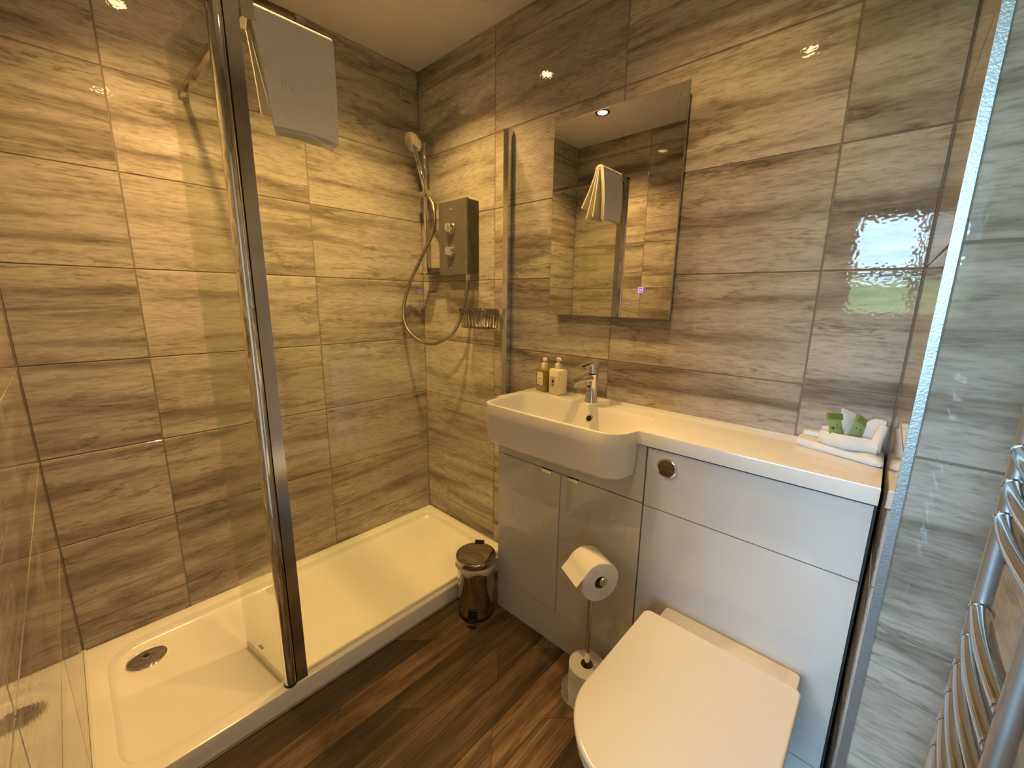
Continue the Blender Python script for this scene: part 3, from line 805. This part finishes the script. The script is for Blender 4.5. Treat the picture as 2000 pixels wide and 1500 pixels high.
for lp in (bowl(0.002, 0.002, 0.002, 0.002, [0.018, 0.045, 0.048, 0.060], WT - 0.004), bowl(0.006, 0.008, 0.004, 0.010, [0.02, 0.045, 0.048, 0.056], WT - 0.03),
           bowl(0.022, 0.030, 0.010, 0.032, [0.03, 0.045, 0.045, 0.05], WT - 0.085), bowl(0.045, 0.05, 0.024, 0.046, [0.03, 0.04, 0.04, 0.04], WT - 0.108), bowl(0.16, 0.16, 0.06, 0.07, [0.02] * 4, WT - 0.116)):
    cur = [bm.verts.new(p) for p in lp]
    for i in range(m_):
        j = (i + 1) % m_; bm.faces.new((prev[i], prev[j], cur[j], cur[i]))
    prev = cur
bm.faces.new(prev)
obj('worktop', bm, 'solid', wt, smooth=32)
# apron of the basin below the worktop level
apron = bulge + [(-0.252, -1.398), (-0.252, -0.829)]
bm = BM(); loft(bm, [at_z(apron, WT - 0.0395), at_z(inset(apron, 0.004), WT - 0.115), at_z(inset(apron, 0.007), WT - 0.138), at_z(inset(apron, 0.012), WT - 0.144)], cap0=False)
obj('basin_apron', bm, 'solid', wt, smooth=32)
ox = Vector((-0.1235, -1.150, WT - 0.043)); on_ = Vector((-1, 0, 0.35)).normalized()
bm = BM(); lathe(bm, ox, [(0.0095, -0.002), (0.0095, 0.002), (0.0125, 0.003), (0.0145, 0.001), (0.0145, -0.003)], n=28, axis=on_); ov = obj('overflow_ring', bm, 'chrome', wt, smooth=40); ov['label'] = 'chrome overflow ring'
bm = BM(); lathe(bm, ox, [(0.0094, -0.003), (0.0094, 0.0012)], n=24, axis=on_); obj('overflow_hole', bm, 'dark', ov)
bm = BM(); lathe(bm, (-0.22, -1.12, WT - 0.1165), [(0.032, 0), (0.032, 0.004), (0.026, 0.007), (0.001, 0.009)], n=32); obj('basin_waste', bm, 'chrome', wt, smooth=40)
bm = BM(); box(bm, -0.0075, -0.0012, -1.931, -0.808, WT - 0.0002, WT + 0.006); obj('silicone_bead', bm, 'silicone', wt, bevel=0.003)

# ------------------------------------------------------------------ tap
TPX, TPY = -0.062, -1.115
tp = thing('basin_tap', 'chrome single-lever mixer tap behind the basin', 'tap', (TPX, TPY, WT))
bm = BM(); lathe(bm, (TPX, TPY, WT), [(0.0245, 0), (0.0245, 0.004), (0.0225, 0.008), (0.0205, 0.06), (0.0215, 0.092), (0.0225, 0.106)], n=36); obj('body', bm, 'chrome', tp, smooth=50)
sp = [Vector((TPX + 0.004, TPY, WT + 0.090)), Vector((TPX - 0.030, TPY + 0.004, WT + 0.094)), Vector((TPX - 0.070, TPY + 0.008, WT + 0.092)), Vector((TPX - 0.112, TPY + 0.012, WT + 0.086))]
loops = []
for i, p in enumerate(catmull(sp, 6)):
    t = i / 18.0; w = 0.0185 - 0.003 * t; hh = 0.0165 - 0.006 * t
    loops.append([(p.x, p.y + w * math.cos(a) * (1 if True else 0), p.z + hh * math.sin(a)) for a in [2 * PI * k / 20 for k in range(20)]])
bm = BM(); loft(bm, loops); spo = obj('spout', bm, 'chrome', tp, smooth=50)
bm = BM(); cyl(bm, (TPX - 0.098, TPY + 0.011, WT + 0.082), (TPX - 0.099, TPY + 0.011, WT + 0.071), 0.0105, n=20); obj('aerator', bm, 'chrome_soft', spo, smooth=40)
bm = BM(); lathe(bm, (TPX, TPY, WT + 0.1075), [(0.019, 0), (0.0225, 0.002), (0.0225, 0.030), (0.021, 0.034), (0.001, 0.037)], n=36); lv = obj('lever_cap', bm, 'chrome', tp, smooth=50)
loops = []
for i in range(9):
    t = i / 8; x = TPX + 0.016 - 0.092 * t; w = 0.020 - 0.006 * t; z = WT + 0.147 - 0.010 * t * t; hh = 0.0085 - 0.003 * t
    loops.append([(x, TPY + 0.006 * t + w * math.cos(a), z + hh * math.sin(a)) for a in [2 * PI * k / 16 for k in range(16)]])
bm = BM(); loft(bm, loops); obj('lever', bm, 'chrome', tp, smooth=50)
bm = BM(); lathe(bm, (TPX - 0.0205, TPY, WT + 0.062), [(0.0045, 0), (0.0045, 0.003), (0.003, 0.004)], n=16, axis=(-1, 0, 0)); obj('grub_cap', bm, 'dark', tp, smooth=40)

# ------------------------------------------------------------------ soap bottles
def bottle(name, label, cx, cyy, w, d, h, bm_mat, pump_mat, rot):
    t = thing(name, label, 'soap bottle', (cx, cyy, WT), 'pump bottles by the tap')
    rm = Matrix.Rotation(rot, 4, 'Z')
    def L2(lp, z):
        return [tuple(Vector((cx, cyy, 0)) + (rm @ Vector((x, y, z)))) for x, y in lp]
    Z0 = WT + 0.0003
    bm = BM(); f = lambda i, r: rrect(-d / 2 + i, d / 2 - i, -w / 2 + i, w / 2 - i, r, k=5, es=2)
    loft(bm, [L2(f(0.003, 0.006), Z0), L2(f(0, 0.008), Z0 + 0.003), L2(f(0, 0.008), Z0 + h - 0.004), L2(f(0.004, 0.006), Z0 + h), L2(f(min(w, d) / 2 - 0.013, 0.004), Z0 + h + 0.001)])
    obj('bottle_body', bm, bm_mat, t, smooth=45)
    c0 = Vector((cx, cyy, Z0 + h))
    bm = BM(); lathe(bm, c0, [(0.0125, 0), (0.0125, 0.020), (0.0105, 0.023), (0.0055, 0.024), (0.0055, 0.034)], n=24); pc = obj('pump_collar', bm, pump_mat, t, smooth=40)
    hd_ = rm @ Vector((-0.35, -0.94, 0)).to_4d() ; hd_ = Vector((hd_.x, hd_.y, 0)).normalized()
    bm = BM(); lathe(bm, c0 + Vector((0, 0, 0.033)), [(0.0085, 0), (0.0090, 0.004), (0.0085, 0.010), (0.006, 0.012)], n=24); obj('pump_head', bm, pump_mat, t, smooth=40)
    a = c0 + Vector((0, 0, 0.0405)); bm = BM(); tube(bm, [a, a + hd_ * 0.014, a + hd_ * 0.026 + Vector((0, 0, -0.003))], 0.0045, n=12, radii=[0.0045, 0.0042, 0.0035]); obj('nozzle', bm, pump_mat, t, smooth=50)
    return t, rm, Z0
def on_face(t, rm, cx, cyy, d, y0, y1, z0, z1, mat, name, lift=0.0004, parent=None):
    bm = BM(); vs = box(bm, -d / 2 - lift, -d / 2 + 0.0002, y0, y1, z0, z1)
    for v in bm.verts:
        q = rm @ v.co.to_4d(); v.co = Vector((q.x + cx, q.y + cyy, q.z))
    return obj(name, bm, mat, parent or t)
bx_, by_ = -0.037, -0.873
t, rm, Z0 = bottle('soap_bottle', 'olive hand wash pump bottle with white label, further from the tap', bx_, by_, 0.060, 0.044, 0.092, 'wash', 'cream', R(-14))
lbl = on_face(t, rm, bx_, by_, 0.044, -0.018, 0.018, Z0 + 0.028, Z0 + 0.080, 'label', 'paper_label')
for z, a, b in ((0.056, -0.010, 0.010), (0.051, -0.011, 0.011), (0.046, -0.008, 0.008), (0.037, -0.012, 0.012), (0.033, -0.009, 0.009)):
    on_face(t, rm, bx_, by_, 0.044, a, b, Z0 + z, Z0 + z + 0.0022, 'ink_soft', 'print_line', 0.0008, lbl)
bx2, by2 = -0.040, -0.945
t, rm, Z0 = bottle('soap_bottle', 'cream lotion pump bottle with black square mark, nearer the tap', bx2, by2, 0.066, 0.046, 0.100, 'cream', 'cream', R(-14))
pb = on_face(t, rm, bx2, by2, 0.046, -0.008, 0.018, Z0 + 0.030, Z0 + 0.070, 'silver_print', 'gold_label'); 
on_face(t, rm, bx2, by2, 0.046, -0.001, 0.0095, Z0 + 0.046, Z0 + 0.057, 'ink', 'print_square', 0.0010, pb)
on_face(t, rm, bx2, by2, 0.046, 0.000, 0.0085, Z0 + 0.0345, Z0 + 0.038, 'ink', 'print_line', 0.0010, pb)

# ------------------------------------------------------------------ toiletries at the wall end of the worktop
def cushion(bm, lp_fn, prof):
    """lp_fn(inset) -> 2-D loop; prof: (inset, z)"""
    loft(bm, [at_z(lp_fn(i), z) for i, z in prof])
fl = BM()
lp = lambda i: rrect(-0.128 + i, -0.010 - i, -1.930 + i, -1.752 - i, 0.012, k=5, es=10)
cushion(fl, lp, [(0.006, WT + 0.0004), (0, WT + 0.005), (0, WT + 0.014), (0.006, WT + 0.0195), (0.03, WT + 0.021)])
# taper: the cloth is laid at a slant, narrow at the far end
for v in fl.verts:
    t_ = (v.co.y + 1.930) / 0.178
    v.co.x = -0.010 + (v.co.x + 0.010) * (1.0 - 0.52 * t_)
    v.co.z += 0.0018 * math.sin(v.co.y * 95) * (1 if v.co.z > WT + 0.01 else 0)
cl = obj('folded_cloth', fl, 'towel', smooth=50)
tag(cl, 'white folded face cloth lying flat on the worktop under the green sachets', 'cloth')
zc = WT + 0.0225
pu = thing('pouch_cloth', 'white cloth folded into a pocket holding the sachets', 'cloth', (-0.06, -1.862, zc))
bm = BM()   # front pocket: a bulging flap
loops = []
for j in range(15):
    s = j / 14; y = -1.799 - 0.115 * s; bulge_ = 0.020 * math.sin(PI * min(1, s * 1.15 + 0.05)); x0 = -0.066 - 0.026 * s - bulge_
    hgt = 0.030 + 0.004 * math.sin(PI * s)
    loops.append([(x0, y, zc), (x0 - 0.007, y, zc + hgt * 0.35), (x0 - 0.004, y, zc + hgt * 0.8), (x0 + 0.004, y, zc + hgt), (x0 + 0.010, y, zc + hgt - 0.003), (x0 + 0.011, y, zc + hgt * 0.5), (x0 + 0.012, y, zc)])
loft(bm, loops); obj('pocket_front', bm, 'towel', pu, smooth=60)
bm = BM()
loops = []
for j in range(13):
    s = j / 12; y = -1.800 - 0.122 * s; x0 = -0.024 - 0.010 * s; hgt = 0.030 + 0.040 * min(1, s * 1.25) ** 2 + 0.003 * math.sin(9 * s)
    loops.append([(x0 - 0.014, y, zc), (x0 - 0.012, y, zc + hgt * 0.6), (x0 - 0.006, y, zc + hgt), (x0 + 0.006, y, zc + hgt), (x0 + 0.014, y, zc + hgt * 0.5), (x0 + 0.016, y, zc)])
loft(bm, loops); obj('pocket_back', bm, 'towel', pu, smooth=60)
bm = BM(); cyl(bm, (-0.088, -1.9075, zc + 0.008), (-0.050, -1.918, zc + 0.060), 0.013, 0.010, n=16); obj('rolled_corner', bm, 'towel', pu, smooth=60)
def sachet(name, label, base, right, up, w, h, mat, band=None, marks=()):
    base = Vector(base); right = Vector(right).normalized(); up = Vector(up).normalized(); nn = right.cross(up).normalized()
    t = thing(name, label, 'sachet', tuple(base), 'sachets in the cloth pocket')
    def panel(nm, u0, u1, v0, v1, th, off, m, par):
        bm = BM(); vs = []
        for k in (off, off + th):
            vs.append([bm.verts.new(base + right * u + up * v + nn * k) for u, v in ((u0, v0), (u1, v0), (u1, v1), (u0, v1))])
        bm.faces.new(vs[0]); bm.faces.new(vs[1])
        for i in range(4): bm.faces.new((vs[0][i], vs[0][(i + 1) % 4], vs[1][(i + 1) % 4], vs[1][i]))
        return obj(nm, bm, m, par)
    bm = BM(); g = []
    nx_, ny_ = 7, 7
    for sd in (1, -1):
        rows_ = []
        for iy in range(ny_ + 1):
            row = []
            for ix in range(nx_ + 1):
                u = ix / nx_; v = iy / ny_; bul = (math.sin(PI * u) * math.sin(PI * v)) ** 0.6 * 0.0035 if 0 < u < 1 and 0 < v < 1 else 0
                row.append(bm.verts.new(base + right * (u - 0.5) * w + up * v * h + nn * (sd * (bul + 0.0003))))
            rows_.append(row)
        for iy in range(ny_):
            for ix in range(nx_): bm.faces.new((rows_[iy][ix], rows_[iy][ix + 1], rows_[iy + 1][ix + 1], rows_[iy + 1][ix]))
        g.append(rows_)
    a, b = g
    for i in range(nx_):
        bm.faces.new((a[0][i], a[0][i + 1], b[0][i + 1], b[0][i])); bm.faces.new((a[-1][i], a[-1][i + 1], b[-1][i + 1], b[-1][i]))
    for i in range(ny_):
        bm.faces.new((a[i][0], a[i + 1][0], b[i + 1][0], b[i][0])); bm.faces.new((a[i][-1], a[i + 1][-1], b[i + 1][-1], b[i][-1]))
    bo = obj('packet', bm, mat, t, smooth=60)
    if band: panel('top_band', -w / 2, w / 2, h * 0.74, h + 0.0005, 0.0070, -0.0035, band, t)
    for u, v, s in marks: panel('print_mark', u * w - s, u * w + s, v * h - s, v * h + s, 0.0086, -0.0043, 'green_ink', t)
    return t
vr = Vector((0.679, -0.734, 0.0)); vu = Vector((0.25, 0.22, 0.94))
pc_ = Vector((-0.078, -1.846, zc + 0.020))
sachet('sachet', 'upright green sachet with dark top band, left in the white cloth pocket', pc_ + vr * -0.010 + Vector((0.007, 0.003, 0.002)), vr * 1.0 + Vector((0, 0, -0.05)), vu, 0.036, 0.058, 'green', 'green_band', ((-0.28, 0.36, 0.0032), (0.02, 0.40, 0.0012), (0.22, 0.38, 0.0014), (0.02, 0.50, 0.001)))
sachet('sachet', 'slanted green sachet with bright band, right in the white cloth pocket', pc_ + vr * 0.020 + Vector((-0.006, -0.006, 0.002)), vr * 0.80 - Vector((0, 0, 0.60)), vr * 0.55 + vu * 0.80, 0.036, 0.058, 'green', 'green_band', ((-0.25, 0.45, 0.0012), (0.05, 0.50, 0.0014), (0.2, 0.38, 0.001)))
sachet('sachet', 'white sachet standing behind the two green ones', pc_ + vr * 0.016 + Vector((0.012, 0.006, 0.012)), vr * 0.94 - Vector((0, 0, 0.34)), vu + vr * 0.22, 0.042, 0.056, 'sachet_white')
bm = BM(); box(bm, -0.028, -0.006, -1.812, -1.762, WT + 0.022, WT + 0.034)
pk = obj('wrapped_soap', bm, 'sachet_white', bevel=0.003); tag(pk, 'small white wrapped soap bar lying behind the cloth pocket', 'soap')

# ------------------------------------------------------------------ toilet
tl_ = thing('toilet', 'white back-to-wall toilet with slim closed lid', 'toilet', (-0.5, -1.687, 0))
def dshape(x0, x1, y0, y1, rb_, rf, bow=0.0, k=12):
    """x1 = wall side, x0 = front; rounded front corners rf, back corners rb_"""
    lp = rrect(x0, x1, y0, y1, [rb_, rb_, rf, rf], k=k, es=6)
    yc = (y0 + y1) / 2; hw = (y1 - y0) / 2
    return [(x - bow * max(0.0, 1 - ((y - yc) / hw) ** 2) * max(0, min(1, (x1 - x) / (x1 - x0))) ** 4, y) for x, y in lp]
TY0_, TY1_ = -1.872, -1.503
lid = lambda i: dshape(-0.785 + i, -0.344 - i, TY0_ + i, TY1_ - i, 0.018, 0.125, 0.022)
bm = BM(); loft(bm, [at_z(lid(0.004), 0.4225), at_z(lid(0.001), 0.4245), at_z(lid(0), 0.428), at_z(lid(0.0), 0.434), at_z(lid(0.0015), 0.4375), at_z(lid(0.004), 0.4392), at_z(lid(0.006), 0.4395)]); obj('lid', bm, 'seat', tl_, smooth=50)
bm = BM(); loft(bm, [at_z(lid(0.006), 0.4025), at_z(lid(0.003), 0.4045), at_z(lid(0.003), 0.4185), at_z(lid(0.006), 0.4205)]); obj('seat', bm, 'seat', tl_, smooth=50)
pan = lambda f, s, rf: dshape(-0.785 + f, -0.252, TY0_ + 0.010 + s, TY1_ - 0.022 - s, 0.010, rf, 0.018)
bm = BM(); loft(bm, [at_z(pan(0.20, 0.055, 0.11), 0.001), at_z(pan(0.19, 0.052, 0.11), 0.02), at_z(pan(0.165, 0.045, 0.12), 0.14), at_z(pan(0.10, 0.028, 0.12), 0.25), at_z(pan(0.035, 0.010, 0.12), 0.34), at_z(pan(0.012, 0.002, 0.12), 0.375), at_z(pan(0.010, 0.0, 0.12), 0.394), at_z(pan(0.013, 0.003, 0.12), 0.3995), at_z(pan(0.03, 0.02, 0.11), 0.4005)])
obj('pan', bm, 'ceramic', tl_, smooth=50)
for y in (-1.60, -1.775):
    bm = BM(); cyl(bm, (-0.332, y - 0.03, 0.409), (-0.332, y + 0.03, 0.409), 0.009, n=18); obj('hinge', bm, 'chrome_soft', tl_, smooth=40)

# ------------------------------------------------------------------ toilet roll stand and rolls
SX, SY = -0.338, -1.322
st = thing('toilet_roll_stand', 'free-standing chrome toilet roll holder beside the toilet', 'holder', (SX, SY, 0))
bm = BM(); lathe(bm, (SX, SY, 0), [(0.082, 0.0005), (0.083, 0.004), (0.083, 0.012), (0.080, 0.015), (0.03, 0.017), (0.0095, 0.018)], n=48); obj('base', bm, 'chrome', st, smooth=40)
bm = BM(); cyl(bm, (SX, SY, 0.016), (SX, SY, 0.470), 0.0085, n=24); obj('pole', bm, 'chrome', st, smooth=40)
rdv = Vector((0.46, 0.888, 0)); RC = Vector((-0.347, -1.326, 0.462))
bm = BM(); ax_ = Vector((SX, SY, 0.466)); tube(bm, [ax_ + rdv * 0.062, ax_ - rdv * 0.064], 0.0075, n=16); am = obj('arm', bm, 'chrome', st, smooth=40)
bm = BM(); lathe(bm, ax_ - rdv * 0.066, [(0.011, 0.0), (0.0135, 0.003), (0.0135, 0.008), (0.0075, 0.010)], n=24, axis=rdv); obj('arm_knob', bm, 'chrome_soft', am, smooth=40)
def roll(name, label, c, axis, r, rc_, ln, flap):
    t = thing(name, label, 'toilet roll', tuple(c), 'toilet rolls')
    ax = Vector(axis).normalized()
    bm = BM()
    lathe(bm, c, [(rc_, -ln / 2), (r - 0.002, -ln / 2), (r, -ln / 2 + 0.002), (r, ln / 2 - 0.002), (r - 0.002, ln / 2), (rc_, ln / 2), (rc_, -ln / 2)], n=56, axis=ax, cap0=False, cap1=False)
    bmesh.ops.remove_doubles(bm, verts=bm.verts, dist=1e-5)
    ro = obj('paper', bm, 'paper', t, smooth=40)
    bm = BM(); lathe(bm, c, [(rc_ - 0.0012, -ln / 2 + 0.001), (rc_ - 0.0002, -ln / 2 + 0.001), (rc_ - 0.0002, ln / 2 - 0.001), (rc_ - 0.0012, ln / 2 - 0.001), (rc_ - 0.0012, -ln / 2 + 0.001)], n=40, axis=ax, cap0=False, cap1=False)
    obj('core', bm, 'card', t, smooth=40)
    if flap:
        up = Vector((0, 0, 1)); sd = ax.cross(up).normalized()
        if sd.x > 0: sd = -sd           # loose end comes off on the room side
        pts = []
        for i in range(9):
            an = R(60) + R(75) * i / 8; pts.append(sd * (math.sin(an) * (r + 0.0018) * 0 + math.cos(PI / 2 - an + 0) * 0))
        path = []
        for i in range(10):
            an = R(88 - 62 * i / 9.0); path.append(sd * math.cos(an) * (r + 0.0015) + up * math.sin(an) * (r + 0.0015))
        last = path[-1]; dr_ = (path[-1] - path[-2]).normalized()
        for k in range(1, 4): path.append(last + dr_ * 0.0095 * k + sd * 0.0035 * k)
        loops = []
        for s in (-1, 1):
            loops.append([c + ax * (s * (ln / 2 - 0.001)) + q for q in path] + [c + ax * (s * (ln / 2 - 0.001)) + q * 0.985 for q in path[::-1]])
        bm = BM(); loft(bm, loops); obj('loose_end', bm, 'paper', t, smooth=60)
    return t
roll('toilet_roll', 'toilet roll with a loose end on the arm of the chrome holder', RC, rdv, 0.0625, 0.0205, 0.100, True)
roll('toilet_roll', 'spare toilet roll standing on the base of the chrome holder', Vector((SX, SY, 0.0175 + 0.050)), (0, 0, 1), 0.0585, 0.0205, 0.099, False)

# ------------------------------------------------------------------ pedal bin
BXc, BYc = -0.337, -0.782
pbn = thing('pedal_bin', 'small polished steel pedal bin between tray and cabinet', 'bin', (BXc, BYc, 0))
bm = BM(); lathe(bm, (BXc, BYc, 0), [(0.070, 0.0005), (0.073, 0.003), (0.073, 0.013), (0.0705, 0.016)], n=48); obj('base_ring', bm, 'black', pbn, smooth=40)
bm = BM(); lathe(bm, (BXc, BYc, 0), [(0.0705, 0.016), (0.0712, 0.018), (0.0775, 0.236), (0.0775, 0.244)], n=56); obj('body', bm, 'steel', pbn, smooth=40)
bm = BM(); lps = []
for r_, z_, w_ in ((0.0780, 0.2430, 0.0), (0.0806, 0.2405, 0.001), (0.0825, 0.232, 0.004), (0.0822, 0.222, 0.006), (0.0785, 0.2155, 0.006)):
    lps.append([(BXc + (r_ + w_ * math.sin(7 * a + z_ * 40) * 0.4) * math.cos(a), BYc + (r_ + w_ * math.sin(7 * a + z_ * 40) * 0.4) * math.sin(a), z_ + w_ * 1.2 * math.sin(5 * a)) for a in [2 * PI * i / 64 for i in range(64)]])
loft(bm, lps, cap0=False, cap1=False); obj('liner', bm, 'liner', pbn, smooth=60)
bm = BM(); lathe(bm, (BXc, BYc, 0), [(0.0800, 0.2435), (0.0815, 0.245), (0.0815, 0.264), (0.0805, 0.2665), (0.078, 0.2675), (0.0001, 0.2695)], n=64); obj('lid', bm, 'steel', pbn, smooth=50)
pd = Vector((-0.80, -0.60, 0)); ps = Vector((0.60, -0.80, 0))
def obox(bm, c, a, b, la, lb, z0, z1):
    pts = [c + a * la + b * lb, c - a * la + b * lb, c - a * la - b * lb, c + a * la - b * lb]
    prism(bm, [(p.x, p.y) for p in pts], z0, z1)
c0 = Vector((BXc, BYc, 0))
bm = BM(); obox(bm, c0 + pd * 0.084, pd, ps, 0.020, 0.016, 0.010, 0.022); pe = obj('pedal', bm, 'black', pbn, bevel=0.003)
bm = BM(); obox(bm, c0 + pd * 0.1035, pd, ps, 0.0012, 0.015, 0.018, 0.0235); obj('pedal_edge', bm, 'chrome_soft', pe)
bm = BM(); obox(bm, c0 + pd * 0.0725, pd, ps, 0.004, 0.019, 0.012, 0.060); obj('pedal_slot', bm, 'black', pbn, bevel=0.0015)
bm = BM(); obox(bm, c0 - pd * 0.085, pd, ps, 0.009, 0.019, 0.225, 0.270); obj('lid_hinge', bm, 'black', pbn, bevel=0.003)

# ------------------------------------------------------------------ towel radiator
RYc = -2.013; RXF, RXN = -0.742, -0.905
rad = thing('towel_radiator', 'chrome ladder towel radiator on the wall beside the pier', 'radiator', ((RXF + RXN) / 2, RYc, 0.15))
for x in (RXF, RXN):
    bm = BM(); cyl(bm, (x, RYc, 0.15), (x, RYc, 1.22), 0.0075, n=24); ra_ = obj('rail', bm, 'rad_satin', rad, smooth=40)
    bm = BM(); lathe(bm, (x, RYc, 1.22), [(0.0075, 0), (0.0066, 0.003), (0.003, 0.005)], n=24); obj('rail_cap', bm, 'rad_chrome', ra_, smooth=40)
zb = [1.152, 1.117, 1.082] + [0.980 - 0.0365 * i for i in range(6)] + [0.68 - 0.0365 * i for i in range(6)] + [0.40 - 0.0365 * i for i in range(5)]
for z in zb:
    pts = []
    for i in range(13):
        t = i / 12; pts.append((RXF + (RXN - RXF) * t, RYc + 0.004 * math.sin(PI * t), z))
    bm = BM(); tube(bm, pts, 0.0085, n=16); ba = obj('bar', bm, 'rad_chrome', rad, smooth=60)
    for x, s in ((RXF, -1), (RXN, 1)):
        bm = BM(); cyl(bm, (x + s * 0.006, RYc, z), (x + s * 0.0105, RYc, z), 0.0096, n=20); obj('collar', bm, 'rad_chrome', ba, smooth=40)
for x in (RXF, RXN):
    for z in (0.45, 1.04):
        bm = BM(); cyl(bm, (x, RYc - 0.006, z), (x, YD + 0.0005, z), 0.006, n=16); obj('wall_stud', bm, 'rad_chrome', rad, smooth=40)
